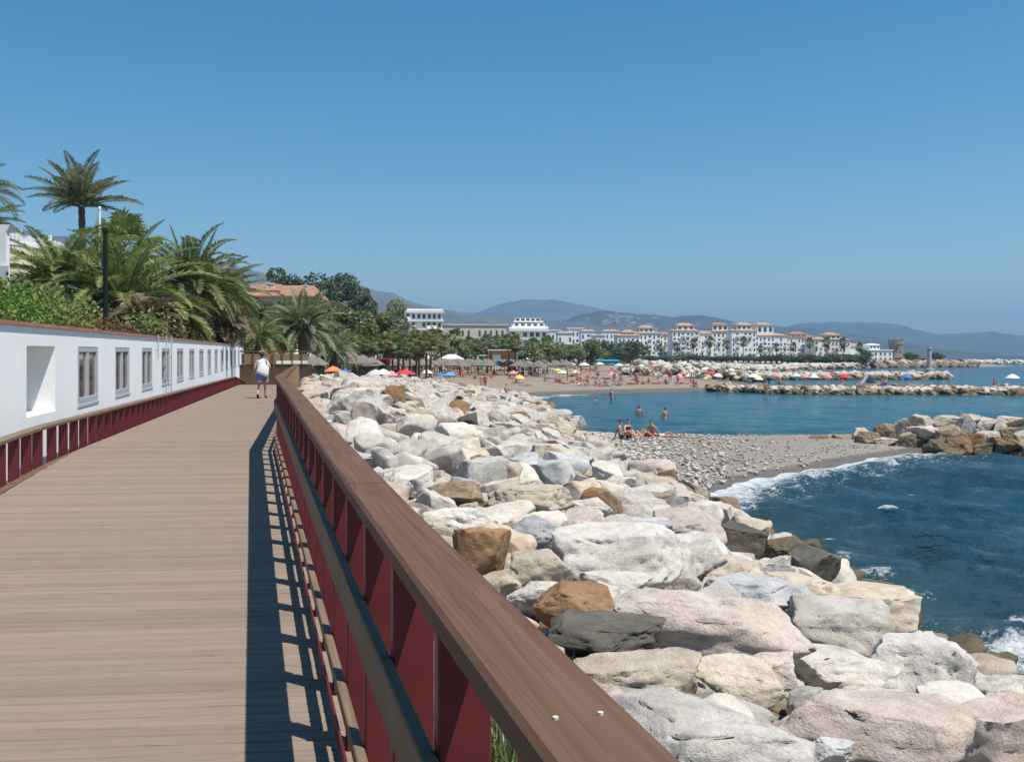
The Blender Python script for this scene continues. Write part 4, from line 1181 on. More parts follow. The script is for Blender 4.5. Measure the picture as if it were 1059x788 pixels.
# a tuft of grass at the foot of the railing and one by the rocks
def tuft(label, c, n, h, spread, seed):
    rg = random.Random(seed); m = MB(); c = Vector(c)
    for i in range(n):
        b = c + Vector((rg.gauss(0, spread), rg.gauss(0, spread), 0)); a = rg.uniform(0, 6.28); l = rg.uniform(.1, .5)
        d = Vector((math.cos(a), math.sin(a), 0)); hh = h * rg.uniform(.5, 1); w = Vector((-d.y, d.x, 0)) * .006
        m.add([b - w, b + w, b + d * l * hh * .4 + UP * hh * .7 + w * .7, b + d * l * hh * .4 + UP * hh * .7 - w * .7, b + d * l * hh + UP * hh], [(0, 1, 2, 3), (3, 2, 4)])
    tag(m.build('grass_tuft', M['leaf_mid']), label, 'grass')
tuft('tuft of green grass growing at the foot of the nearest railing post', (-.09, 4.35, zt(-.09, 4.4) - .12), 300, .62, .13, 1)
tuft('few green blades between the pale grey foreground boulder and the handrail', tuple(at(678, 762, 6.0)), 22, .2, .05, 2)
# ------------------------------------------------------------------ people
def skin_body(name, joints, edges, mats, sub=1, paint=None):
    """one continuous body grown round a skeleton; paint(co) -> material index"""
    me = bpy.data.meshes.new(name)
    names = list(joints); me.from_pydata([joints[k][0] for k in names], [], [])
    me.edges.add(len(edges)); me.edges.foreach_set('vertices', [names.index(a) for e in edges for a in e])
    me.update()
    o = bpy.data.objects.new(name, me); COL.objects.link(o)
    sk = o.modifiers.new('skin', 'SKIN'); sk.use_smooth_shade = True
    sv = me.skin_vertices[0].data
    for i, k in enumerate(names):
        r = joints[k][1]; sv[i].radius = r if hasattr(r, '__len__') else (r, r); sv[i].use_root = (k == 'pelvis')
    if sub:
        s = o.modifiers.new('sub', 'SUBSURF'); s.levels = sub; s.render_levels = sub
    dg = bpy.context.evaluated_depsgraph_get()
    out = bpy.data.meshes.new_from_object(o.evaluated_get(dg))
    bpy.data.objects.remove(o); out.name = name
    out.materials.clear()
    for m in mats: out.materials.append(m)
    if paint:
        for p in out.polygons: p.material_index = paint(p.center)
    return out
EDG = [('pelvis', 'waist'), ('waist', 'chest'), ('chest', 'neck'), ('neck', 'chin'), ('chin', 'head'), ('head', 'crown'),
       ('chest', 'shL'), ('shL', 'elL'), ('elL', 'wrL'), ('wrL', 'haL'), ('chest', 'shR'), ('shR', 'elR'), ('elR', 'wrR'), ('wrR', 'haR'),
       ('pelvis', 'hipL'), ('hipL', 'knL'), ('knL', 'anL'), ('anL', 'toL'), ('pelvis', 'hipR'), ('hipR', 'knR'), ('knR', 'anR'), ('anR', 'toR')]
RAD = dict(pelvis=(.15, .11), waist=(.125, .095), chest=(.155, .105), neck=.052, chin=(.068, .075), head=(.078, .095), crown=(.06, .07),
           sh=.055, el=.042, wr=.030, ha=.032, hip=.088, kn=.058, an=.042, to=.034)
def J(**kw):
    out = {}
    for k, p in kw.items():
        key = k[:-1] if k[-1] in 'LR' and k[:-1] in RAD else k
        out[k] = (p, RAD[key])
    return out
stand = J(pelvis=(0, 0, .93), waist=(0, 0, 1.10), chest=(0, 0, 1.32), neck=(0, 0, 1.46), chin=(0, -.02, 1.53), head=(0, 0, 1.61), crown=(0, .01, 1.68),
          shL=(-.19, 0, 1.37), elL=(-.25, .02, 1.10), wrL=(-.25, -.06, .86), haL=(-.25, -.09, .77), shR=(.19, 0, 1.37), elR=(.26, .02, 1.10), wrR=(.24, -.08, .88), haR=(.22, -.12, .80),
          hipL=(-.09, 0, .88), knL=(-.10, -.01, .48), anL=(-.10, .02, .09), toL=(-.11, -.14, .035), hipR=(.09, 0, .88), knR=(.11, -.03, .48), anR=(.12, .02, .09), toR=(.14, -.14, .035))
sit = J(pelvis=(0, 0, .12), waist=(0, .04, .28), chest=(0, .02, .50), neck=(0, -.02, .64), chin=(0, -.06, .71), head=(0, -.05, .79), crown=(0, -.03, .86),
        shL=(-.19, .01, .55), elL=(-.27, -.10, .32), wrL=(-.17, -.32, .36), haL=(-.12, -.40, .38), shR=(.19, .01, .55), elR=(.27, .16, .32), wrR=(.28, .24, .08), haR=(.28, .26, .035),
        hipL=(-.10, -.06, .11), knL=(-.14, -.40, .42), anL=(-.13, -.66, .08), toL=(-.13, -.80, .04), hipR=(.10, -.06, .11), knR=(.15, -.46, .34), anR=(.14, -.78, .08), toR=(.15, -.92, .05))
lie = J(pelvis=(0, 0, .11), waist=(0, .18, .11), chest=(0, .40, .12), neck=(0, .54, .14), chin=(0, .61, .16), head=(0, .69, .15), crown=(0, .76, .14),
        shL=(-.19, .44, .10), elL=(-.30, .22, .06), wrL=(-.27, .0, .06), haL=(-.26, -.09, .05), shR=(.19, .44, .10), elR=(.36, .58, .06), wrR=(.26, .78, .06), haR=(.20, .84, .06),
        hipL=(-.09, -.05, .10), knL=(-.11, -.45, .10), anL=(-.12, -.85, .06), toL=(-.13, -.93, .10), hipR=(.09, -.05, .10), knR=(.13, -.40, .26), anR=(.12, -.72, .06), toR=(.13, -.84, .06))
def paint_stand(bikini):
    def f(c):
        if abs(c.x) < .2 and .76 < c.z < 1.0: return 1
        if bikini and abs(c.x) < .2 and 1.22 < c.z < 1.36: return 1
        if c.z > 1.62 or (c.z > 1.53 and c.y > .02): return 2
        return 0
    return f
def paint_sit(bikini):
    def f(c):
        if c.z < .24 and c.y > -.16 and abs(c.x) < .2: return 1
        if bikini and .40 < c.z < .54 and abs(c.x) < .18 and c.y > -.2: return 1
        if c.z > .80 or (c.z > .68 and c.y > -.02): return 2
        return 0
    return f
def paint_lie(bikini):
    def f(c):
        if -.2 < c.y < .08: return 1
        if bikini and .32 < c.y < .46: return 1
        if c.y > .68: return 2
        return 0
    return f
bodies = {}
def body(pose, suit, skin='skin', bik=False):
    k = (pose, suit, skin, bik)
    if k not in bodies:
        j, p = {'stand': (stand, paint_stand), 'sit': (sit, paint_sit), 'lie': (lie, paint_lie)}[pose]
        base = bodies.get((pose, bik))
        if base is None: base = bodies[(pose, bik)] = skin_body('person', j, EDG, [M['skin'], M['cl_red'], M['hair']], 1, p(bik))
        m = base.copy()
        for i_, x in enumerate((M[skin], M['cl_' + suit], M['hair'])): m.materials[i_] = x
        bodies[k] = m
    return bodies[k]
def person(pose, suit, loc, rz, label, group=None, skin='skin', bik=False, sc=1.0):
    o = link('person', body(pose, suit, skin, bik)); o.location = loc; o.rotation_euler = (0, 0, rz); o.scale = (sc,) * 3
    return tag(o, label, 'person', group)

# --- the woman walking away on the boardwalk (she faces +Y)
Yw = 33.6; pw = at(270.5, 411, Yw); zf = float(deck_z(Yw)); pw.z = zf
wj = J(pelvis=(0, 0, .88), waist=(0, .01, 1.04), chest=(0, .03, 1.25), neck=(0, .05, 1.38), chin=(0, .08, 1.44), head=(0, .07, 1.52), crown=(0, .06, 1.59),
       shL=(-.165, .02, 1.30), elL=(-.235, -.02, 1.05), wrL=(-.23, .10, .85), haL=(-.22, .14, .77), shR=(.165, .02, 1.30), elR=(.29, -.03, 1.10), wrR=(.27, .17, 1.03), haR=(.24, .23, 1.04),
       hipL=(-.085, .0, .84), knL=(-.09, .0, .46), anL=(-.085, -.20, .15), toL=(-.085, -.10, .04), hipR=(.085, .01, .84), knR=(.09, .10, .46), anR=(.09, .16, .08), toR=(.10, .32, .035))
for k, s in (('waist', .86), ('chest', .84), ('kn', .85), ('an', .85)):
    for kk in list(wj):
        if kk.startswith(k): wj[kk] = (wj[kk][0], tuple(x * s for x in (wj[kk][1] if hasattr(wj[kk][1], '__len__') else (wj[kk][1],) * 2)))
woman = thing('person', 'person in a white sleeveless top and purple skirt walking away along the boardwalk', 'person', pw)
bd = link('body', skin_body('body', wj, EDG, [M['skin_pale']], 2), woman)
def ring_cloth(mb, rows, n=20):
    """rows: (cx, cy, z, rx, ry)"""
    vs = [(cx + rx * math.cos(2 * math.pi * k / n), cy + ry * math.sin(2 * math.pi * k / n), z + .008 * math.sin(5 * 2 * math.pi * k / n) * (1 if i == len(rows) - 1 else .3)) for i, (cx, cy, z, rx, ry) in enumerate(rows) for k in range(n)]
    mb.add(vs, [(i * n + k, i * n + (k + 1) % n, (i + 1) * n + (k + 1) % n, (i + 1) * n + k) for i in range(len(rows) - 1) for k in range(n)])
m = MB(); ring_cloth(m, [(0, .05, 1.37, .085, .07), (0, .03, 1.32, .150, .115), (0, .03, 1.24, .165, .13), (0, .01, 1.08, .15, .12), (0, 0, .96, .175, .14)]); m.build('top', M['cl_white'], woman, True)
m = MB(); ring_cloth(m, [(0, 0, 1.0, .152, .122), (0, 0, .92, .19, .155), (0, 0, .80, .215, .18), (0, .01, .68, .235, .21), (0, .01, .57, .245, .225)]); m.build('skirt', M['cl_purple'], woman, True)
hm = boulder_mesh('hair', 901, 3, 4, False, .03, M['hair']); h = link('hair', hm, woman); h.scale = (.215, .225, .25); h.location = (.01, .035, 1.53)
hm = boulder_mesh('bun', 902, 3, 4, False, .03, M['hair']); h = link('hair_bun', hm, woman); h.scale = (.10, .10, .10); h.location = (.0, -.07, 1.50)
m = MB(); ring_cloth(m, [(-.01, .07, 1.665, .02, .02), (-.01, .07, 1.655, .085, .09), (-.01, .075, 1.605, .10, .105), (-.02, .12, 1.60, .12, .16)]); m.build('sun_hat', M['thatch'], woman, True)
for nm, x, y, z, rx in (('left', -.085, -.145, .05, -.9), ('right', .095, .24, .015, 0)):
    m = MB(); ps = []
    for zz in (-.012, .012):
        for t_ in range(10):
            a = 2 * math.pi * t_ / 10; ps.append((.045 * math.cos(a), .125 * math.sin(a), zz))
    m.add(ps, [tuple(range(10))[::-1], tuple(range(10, 20))] + [(k, (k + 1) % 10, 10 + (k + 1) % 10, 10 + k) for k in range(10)])
    m.tube([(-.045, .03, 0), (-.03, .03, .05), (.03, .03, .05), (.045, .03, 0)], .009, 5)
    o = m.build('sandal', M['cl_black'], woman); o.location = (x, y, z); o.rotation_euler = (rx, 0, 0)
bag = thing('shoulder_bag', 'large soft white beach bag hanging at the right side of the walking person', 'bag', pw + Vector((.14, -.17, .99)))
m = MB(); m.hexa([(-.27, -.10, -.19), (.25, -.10, -.19), (.25, .10, -.19), (-.27, .10, -.19), (-.20, -.045, .24), (.15, -.045, .17), (.15, .045, .17), (-.20, .045, .24)]); h = m.build('bag_body', M['cl_white'], bag, True); h.rotation_euler = (0, .42, 0); h.scale = (.84, 1, .84)
s_ = h.modifiers.new('bevel', 'BEVEL'); s_.width = .05; s_.segments = 3
m = MB(); m.tube([(-.16, 0, .16), (-.06, .09, .36), (.03, .16, .40), (.07, .14, .30), (.12, .02, .12)], .012, 6); m.build('strap', M['cl_white'], bag)
m = MB(); m.box(-.24, .22, -.09, .09, -.03, .0); o = m.build('bag_base', M['cl_grey'], bag); o.location = (-.06, 0, -.145); o.rotation_euler = (0, .42, 0); o.scale = (.84, .95, 1)

# --- bathers one can tell apart
def seat(x, y, pose, suit, rz, label, skin='skin', bik=False, sc=1.0, Y=None, dz=0, group=None):
    if Y is None: X, Yc, z = hit(x, y, 0)
    else: X, Yc = (x - CX) / F * Y, Y; z = max(zt(X, Yc), 0) if dz >= 0 else 0
    return person(pose, suit, (X, Yc, z + dz), rz, label, group, skin, bik, sc)
seat(641, 455, 'sit', 'navy', R(80), 'dark-haired bather sitting at the edge of the gravel spit with legs to the right', 'skin', False, 1.05, 45)
seat(649, 454.5, 'sit', 'black', R(40), 'bather sitting just right of the dark-haired one on the gravel spit', 'skin_pale', True, 1.05, 45.6)
seat(674, 454, 'sit', 'red', R(-60), 'bather leaning back at the left of the reclining pair on the spit', 'skin', False, 1.0, 46)
seat(683, 454, 'lie', 'grey', R(80), 'person reclining on the gravel spit to the right of the seated bathers', 'skin', True, 1.0, 46)
seat(661, 430, 'stand', 'black', R(170), 'swimmer standing chest deep in the bay, left of the two nearest', 'skin', False, 1.0, 72, -.98)
seat(688, 433, 'stand', 'grey', R(200), 'swimmer standing waist deep in the bay, right of the two nearest', 'skin', False, 1.0, 68, -.9)
seat(632, 414, 'stand', 'pink', R(120), 'bather wading by the sandy shore of the bay with bent arms', 'skin_pale', True, 1.0, 98, -.55)
seat(616, 416, 'stand', 'navy', R(180), 'swimmer with only head and shoulders above the bay near the sand', 'skin', False, 1.0, 96, -1.3)
seat(563, 436, 'stand', 'pink', R(100), 'person in a pink shirt standing behind the boulders at the bay', 'skin_pale', True, 1.0, 62, -.8)
seat(792, 409, 'stand', 'red', R(10), 'bather standing at the water by the start of the long brown breakwater', 'skin', False, 1.0, 112, -.1)
seat(749, 404, 'stand', 'blue', R(150), 'small dark bather walking in the shallows off the sandy beach', 'skin', False, .9, 124, -.2)
seat(498, 403, 'stand', 'pink', R(30), 'left of the pair standing at the far edge of the boulders', 'skin', True, 1.0, 108, .3)
seat(502, 403, 'stand', 'red', R(-30), 'right of the pair standing at the far edge of the boulders', 'skin', False, 1.0, 108, .3)
seat(523, 409, 'sit', 'black', R(70), 'bather crouching on the last boulders before the sand', 'skin', False, 1.1, 96, .4)
seat(597, 400, 'stand', 'orange', R(30), 'bather standing upright on the open sand by a towel', 'skin', False, 1.0, 132)
seat(534, 401, 'sit', 'blue', R(-60), 'bather sitting in the shade of the yellow parasol', 'skin', False, 1.0, 126)
seat(543, 404, 'lie', 'green', R(80), 'bather lying on the sand right of the yellow parasol', 'skin', False, 1.0, 122)

# --- sunshades
def parasol(label, loc, r, col, h=2.05, group=None, tilt=0.0, crown=.5):
    root = thing('parasol', label, 'parasol', loc, group)
    m = MB(); m.tube([(0, 0, -.1), (0, 0, h + .1)], .022, 6); m.build('pole', M['alu'], root)
    m = MB(); m.cone((0, 0, h - crown), r, crown, 12, -.08, rings=3, thick=.015); o = m.build('canopy', M['cl_' + col], root)
    root.rotation_euler = (tilt, tilt * .6, 0)
    return root
para = [(345, 383, 10, 'orange', 82, 'large orange parasol just beyond the end of the railing'), (357, 389, 7, 'blue', 84, 'blue parasol in front of the large orange one'),
        (404, 387, 8, 'pink', 118, 'pink parasol left of the red one by the thatched shades'), (419, 387, 11, 'red', 116, 'wide red parasol at the edge of the boulders'), (388, 386, 9, 'grey', 104, 'grey parasol between the blue and pink ones'),
        (396, 385, 8, 'white', 112, 'white parasol behind the grey one'), (441, 385, 7, 'cream', 124, 'cream parasol right of the wide red one'), (455, 388, 6, 'blue', 126, 'blue parasol touching the brighter blue one'), (465, 388, 7.5, 'skyblue', 120, 'bright sky-blue parasol on the sand behind the boulders'),
        (537, 393, 6, 'yellow', 128, 'yellow parasol standing alone on the open sand'), (531, 388, 6, 'pink', 140, 'pink parasol behind the yellow one'), (582, 391, 7, 'mint', 145, 'pale mint parasol in the middle of the sand'), (577, 386, 4, 'yellow', 160, 'small yellow parasol behind the mint one'),
        (595, 390, 4.5, 'cream', 150, 'small cream parasol right of the mint one'), (633, 393, 6, 'pink', 142, 'pink and white parasol on the sand before the dark groyne'), (735, 386, 5.5, 'red', 158, 'bright red parasol below the white apartments'), (742, 388, 5, 'white', 156, 'white parasol touching the bright red one'),
        (713, 389, 5, 'cream', 156, 'cream parasol left of the bright red one'), (702, 391, 5, 'pink', 150, 'pale pink parasol left of the cream one'), (779, 389, 6, 'white', 150, 'wide white parasol at the right end of the sand'), (784, 391, 5, 'cream', 144, 'cream parasol in front of the wide white one'),
        (802, 387, 4.5, 'pink', 130, 'pink parasol at the start of the long brown breakwater'), (823, 388, 5.5, 'mint', 128, 'pale green parasol on the long brown breakwater'), (833, 391, 5, 'pink', 120, 'faded pink parasol on the breakwater left of a white one'), (842, 392, 5, 'white', 120, 'white parasol on the breakwater right of the faded pink one'),
        (856, 389, 5, 'pink', 122, 'rose pink parasol left of the vivid red one on the breakwater'), (873, 391, 5.5, 'red', 120, 'vivid red parasol alone on the long brown breakwater'), (937, 390, 6, 'blue', 119, 'strong blue parasol on the long brown breakwater'), (1047, 391, 7, 'white', 118, 'white parasol at the right end of the long brown breakwater'),
        (610, 397 - 3, 0, 'x', 0, '')][:-1]
for x, y, r, c, Y, lab in para:
    p = at(x, y, Y); zb = max(zt(p.x, Y), 1.25 if x > 798 else 0.0)
    ztop = p.z + r / F * Y * .45
    parasol(lab, (p.x, Y, zb), r / F * Y, c, max(ztop - zb, 1.1), 'parasols on the beach', rg.uniform(-.1, .1))
tt = thing('beach_tent', 'white beach tent with a dark opening on the long brown breakwater', 'tent', (at(898, 397, 119).x, 119, 1.2))
m = MB(); m.add([(-.75, -.6, 0), (.75, -.6, 0), (.75, .7, 0), (-.75, .7, 0), (0, -.5, 1.15), (0, .6, 1.1)], [(0, 4, 5, 3), (1, 2, 5, 4), (2, 3, 5), (0, 3, 2, 1)]); m.build('tent_cloth', M['cl_white'], tt)
m = MB(); m.add([(-.5, -.61, .0), (.5, -.61, .0), (0, -.54, .85)], [(0, 1, 2)]); m.build('opening', M['cl_navy'], tt)

# thatched shades in rows
def thatch(label, group, loc=(0, 0, 0), r=1.55, h=2.25):
    root = thing('thatched_sunshade', label, 'sunshade', loc, group)
    m = MB(); m.tube([(0, 0, -.1), (0, 0, h)], .06, 6); m.build('pole', M['wood_brown'], root)
    m = MB(); m.cone((0, 0, h - .75), r, .95, 14, -.05, rings=4, jit=.16, thick=.14); m.build('thatch', M['thatch'], root)
    return root
tproto = None
for row, (Y, x0, x1, n, where) in enumerate(((150, 392, 560, 17, 'front row'), (158, 398, 566, 17, 'middle row'), (167, 420, 590, 15, 'back row'))):
    for i in range(n):
        x = x0 + (x1 - x0) * (i + .5) / n + rg.uniform(-2, 2); Yq = Y + rg.uniform(-2, 2); X = (x - CX) / F * Yq
        lab = f'grey thatched sunshade in the {where} behind the beach'
        o = tproto if tproto is None and False else None
        if tproto is None: tproto = thatch(lab, f'thatched sunshades in the {where}'); o = tproto
        else: o = copy_tree(tproto)
        o.location = (X, Yq, zt(X, Yq)); o.rotation_euler = (0, 0, rg.uniform(0, 6)); tag(o, lab, 'sunshade', f'thatched sunshades in the {where}')
hut = thing('thatched_hut', 'round thatched beach hut with a pointed roof beyond the railing', 'hut', (at(359, 380, 100).x, 100, zt(at(359, 380, 100).x, 100)))
m = MB(); m.cone((0, 0, 2.1), 1.9, 1.6, 18, -.1, rings=5, jit=.06, thick=.15); m.build('roof', M['thatch'], hut)
for k in range(6): m = MB(); a = k * 1.047; m.tube([(1.4 * math.cos(a), 1.4 * math.sin(a), -.2), (1.4 * math.cos(a), 1.4 * math.sin(a), 2.35)], .06, 6); m.build('post', M['wood_brown'], hut)
m = MB(); m.box(-1.1, 1.1, -.9, .9, 0, 1.0); m.build('counter', M['wood_brown'], hut)
for x, y, Y, r, lab in ((322, 372, 88, 1.5, 'low thatched sunshade left of the round hut'), (285, 368, 86, 1.5, 'thatched sunshade behind the walking person'), (335, 374, 94, 1.4, 'thatched sunshade touching the round hut on its left'), (375, 372, 108, 1.6, 'thatched sunshade right of the round hut'), (384, 374, 116, 1.6, 'thatched sunshade before the red awning')):
    p = at(x, y, Y); thatch(lab, None, (p.x, Y, zt(p.x, Y)), r, max(p.z - zt(p.x, Y), 1.6) + .4)

# --- the crowd: sunbathers, standing people and loungers
suits = ['red', 'black', 'navy', 'blue', 'pink', 'white', 'orange', 'green']
def crowd(n, x0, x1, y0, y1, where, seed):
    r_ = random.Random(seed)
    for i in range(n):
        x = r_.uniform(x0, x1); y = r_.uniform(y0, y1); X, Yc, z = hit(x, y, 0, 60)
        if float(sdist([X], [Yc])[0]) < 2: continue
        pose = r_.choice(['stand', 'sit', 'lie', 'lie', 'sit']); c = r_.choice(suits)
        w = dict(stand='standing', sit='sitting', lie='lying')[pose]
        lab = f'tiny beachgoer in {c} swimwear {w} {where}'
        person(pose, c, (X, Yc, z), r_.uniform(0, 6.28), lab, f'beachgoers in {c} {w} {where}', r_.choice(['skin', 'skin', 'skin_pale']), r_.random() < .5)
        if pose != 'stand' and r_.random() < .7:
            cc = r_.choice(['white', 'skyblue', 'red', 'pink', 'mint', 'yellow'])
            m = MB(); s_ = r_.uniform(0, 6.28)
            vs = []
            for a in range(5):
                for b in range(3): vs.append((-.4 + .4 * b, -.95 + .475 * a, .012 + r_.uniform(0, .015)))
            m.add(vs, [(a * 3 + b, a * 3 + b + 1, a * 3 + b + 4, a * 3 + b + 3) for a in range(4) for b in range(2)])
            o = m.build('beach_towel', M['cl_' + cc]); o.location = (X, Yc, z + .01); o.rotation_euler = (0, 0, s_)
            sm = o.modifiers.new('thick', 'SOLIDIFY'); sm.thickness = .012
            tag(o, f'{cc} beach towel spread {where}', 'towel', f'{cc} towels {where}')
crowd(52, 560, 720, 390, 400, 'on the open sand of the far beach', 5)
crowd(62, 430, 560, 384, 392, 'in front of the thatched sunshades', 6)
crowd(48, 590, 780, 384, 390, 'at the back of the sand under the white apartments', 7)
crowd(18, 700, 790, 391, 399, 'at the right end of the far sand', 8)
crowd(22, 385, 440, 382, 390, 'among the parasols beyond the boulders', 9)
for i in range(9):                                                # on the long breakwater
    x = rg.uniform(800, 1055); c = rg.choice(suits); Y = 116.0
    person(rg.choice(['sit', 'sit', 'lie']), c, ((x - CX) / F * Y, Y, 1.0), rg.uniform(0, 6.28), f'tiny bather in {c} resting on the long brown breakwater', f'bathers in {c} on the long brown breakwater')
def lounger_mesh():
    m = MB(); m.box(-.3, .3, -.95, .35, .28, .36); m.add([(-.3, .35, .28), (.3, .35, .28), (.3, .9, .62), (-.3, .9, .62), (-.3, .35, .36), (.3, .35, .36), (.3, .87, .70), (-.3, .87, .70)], [(3, 2, 1, 0), (4, 5, 6, 7), (0, 1, 5, 4), (1, 2, 6, 5), (2, 3, 7, 6), (3, 0, 4, 7)])
    for x in (-.27, .27):
        for y in (-.85, .3): m.box(x - .03, x + .03, y - .03, y + .03, 0, .28)
    return m
lm = {c: lounger_mesh().mesh('sun_lounger', M['cl_' + c]) for c in ('white', 'cream', 'grey')}
for i in range(44):
    x = rg.uniform(440, 640); y = rg.uniform(381.5, 386); X, Yc, z = hit(x, y, 0, 60)
    c = rg.choice(['white', 'white', 'cream', 'grey'])
    o = link('sun_lounger', lm[c]); o.location = (X, Yc, z); o.rotation_euler = (0, 0, rg.uniform(-.5, .5) + 3.14)
    tag(o, f'{c} sun lounger among the thatched sunshades at the back of the beach', 'sun lounger', f'{c} sun loungers at the back of the beach')
for i, (x, y, c) in enumerate(((556, 380, 'white'), (590, 381, 'cream'), (604, 380, 'white'), (650, 381, 'white'), (664, 379, 'mint'), (572, 378, 'pink'), (640, 386, 'mint'), (690, 380, 'white'), (712, 379, 'grey'), (730, 381, 'white'), (756, 380, 'cream'), (775, 382, 'white'), (676, 383, 'pink'), (620, 384, 'cream'))):
    p = at(x, y, 178 + i * 2); zb = zt(p.x, p.y); parasol(f'{c} parasol far back on the crowded beach', (p.x, p.y, zb), 1.05, c, 2.0, f'{c} parasols far back on the crowded beach')

# ------------------------------------------------------------------ buildings
WINM = {}
def winmesh(w, h):
    k = (round(w, 2), round(h, 2))
    if k not in WINM:
        m = MB(); m.box(-w / 2, w / 2, -.06, .05, -h / 2, h / 2); WINM[k] = m.mesh('window', M['win_dark'])
    return WINM[k]
def hip_roof(mb, x0, x1, y0, y1, z, h, over=.6, ridge=.35):
    x0 -= over; x1 += over; y0 -= over; y1 += over
    cy = (y0 + y1) / 2; rx = (x1 - x0) * ridge / 2; cx = (x0 + x1) / 2
    mb.add([(x0, y0, z), (x1, y0, z), (x1, y1, z), (x0, y1, z), (cx - rx, cy, z + h), (cx + rx, cy, z + h),
            (x0, y0, z - .25), (x1, y0, z - .25), (x1, y1, z - .25), (x0, y1, z - .25)],
           [(0, 1, 5, 4), (1, 2, 5), (2, 3, 4, 5), (3, 0, 4), (6, 7, 1, 0), (7, 8, 2, 1), (8, 9, 3, 2), (9, 6, 0, 3), (9, 8, 7, 6)])
def block(label, x0, x1, yt, Y, floors, cols, wallmat='white_far', roofmat='roof_orange', roofh=2.0, depth=12, yb=None, tower=None, balc=0.0, seed=0, name='apartment_building', group=None, flat=False, fw=.34, bands=False, turn=9):
    """a plastered block seen square on: walls, windows and balconies storey by storey, and a tiled or flat roof"""
    rb = random.Random(seed + 1)
    a, b = at(x0, yt, Y), at(x1, yt, Y); cx = (a.x + b.x) / 2; zb = zt(cx, Y) - .2 if yb is None else at(x0, yb, Y).z
    W = b.x - a.x; Hh = a.z - zb
    if turn: depth = min(depth, .6 * W); W += .8
    root = thing(name, label, 'building', (cx - depth * .5 * math.sin(R(turn)), Y, zb), group, R(turn))
    m = MB(); m.box(-W / 2, W / 2, 0, depth, 0, Hh)
    tw = None
    if tower:
        t0, t1, th = tower; tx0 = -W / 2 + W * t0; tx1 = -W / 2 + W * t1
        m.box(tx0, tx1, 1.2, depth - 1.2, Hh + .0, Hh + th); tw = (tx0, tx1, th)
    m.build('walls', M[wallmat], root)
    fh = Hh / (floors + .25); cw = W / cols
    for f in range(floors):
        for c in range(cols):
            if rb.random() < .10: continue
            x = -W / 2 + cw * (c + .5) + rb.uniform(-.08, .08) * cw; z = fh * (f + .55)
            if rb.random() < balc:
                o = link('window', winmesh(cw * .56, fh * .56), root, (x, -.02, z))
                g = MB(); g.box(-cw * .42, cw * .42, -1.1, -.06, -.1, .06); g.box(-cw * .42, cw * .42, -1.1, -1.0, .06, fh * .30)
                link('balcony', g.mesh('balcony', M[wallmat]), root, (x, 0, z - fh * .36))
            else:
                link('window', winmesh(cw * fw, fh * .5), root, (x, -.02, z))
        if bands:
            g = MB(); g.box(-W / 2 - .5, W / 2 + .5, -1.5, -.07, fh * (f + .95), fh * (f + 1.16)); g.build('balcony', M[wallmat], root)
    m = MB()
    if flat: m.box(-W / 2 - .4, W / 2 + .4, -.4, depth + .4, Hh + .003, Hh + .5)
    else:
        hip_roof(m, -W / 2, W / 2, 0, depth, Hh + .26, roofh * .8, .35, .55)
    m.build('roof', M[roofmat], root)
    if tw:
        m = MB(); hip_roof(m, tw[0], tw[1], 1.2, depth - 1.2, Hh + tw[2] + .26, roofh * .75, .35, .4); m.build('tower_roof', M[roofmat], root)
        for k in range(3):
            x = tw[0] + (tw[1] - tw[0]) * (k + .5) / 3; link('window', winmesh((tw[1] - tw[0]) * .17, tw[2] * .42), root, (x, 1.19, Hh + tw[2] * .62))
    return root
ap = [(640, 662, 346, 4, 5, (.25, .8, 1.6), 'leftmost white harbour apartment block with a low orange roof'), (658, 684, 343.5, 5, 6, (.2, .75, 2.6), 'white harbour block with an orange penthouse, second from the left'),
      (683, 698, 345, 5, 4, None, 'narrow white harbour block between two with penthouses'), (697, 724, 341, 6, 6, (.2, .85, 2.6), 'tall white harbour block with a brown tiled penthouse left of the centre'),
      (722, 736, 344, 5, 4, None, 'narrow white harbour block left of the red-roofed one'), (734, 760, 342, 6, 6, (.2, .8, 3.4), 'highest white harbour block with a reddish pyramid roof'),
      (758, 783, 341, 6, 6, (.25, .85, 2.8), 'white harbour block with shaded balconies right of the highest one'), (782, 816, 346, 5, 8, (.1, .6, 5.2), 'broad white harbour block with a stepped orange penthouse'),
      (814, 846, 347.5, 5, 8, (.2, .7, 1.4), 'white harbour block with many arched balconies right of the broad one'), (844, 882, 350, 4, 9, (.35, .75, 2.2), 'long lower white harbour block at the right end with a brown roof'), (880, 889, 357, 3, 2, None, 'small stepped white house ending the harbour row')]
for i, (x0, x1, yt, fl, co, tw, lab) in enumerate(ap):
    block(lab, x0, x1, yt + 1.5, 468 + (i % 3) * 5, fl, co, 'white_far', ['roof_orange', 'roof_orange', 'roof_red'][i % 3], 1.7, 14, None, tw, .38, i, group='harbour apartments')
for i, (x0, x1, yt, Y, fl, co, lab) in enumerate([(566, 580, 342, 520, 3, 3, 'small white house right of the stepped hotel'), (578, 592, 345, 500, 3, 3, 'white house with dark windows behind the olive trees'), (588, 604, 340, 530, 4, 4, 'taller white house behind the olive trees'), (602, 616, 343, 515, 4, 3, 'white house left of the bluish one behind the olive trees'), (614, 626, 347, 500, 3, 3, 'low white house in front of the hillside villas'), (624, 642, 343, 520, 4, 5, 'pale house left of the harbour apartments')]):
    block(lab, x0, x1, yt, Y, fl, co, 'white_far', 'roof_orange' if i % 2 else 'white_far', 1.2, 12, None, None, .3, 40 + i, 'house', 'white houses behind the trees', flat=i % 2 == 0)
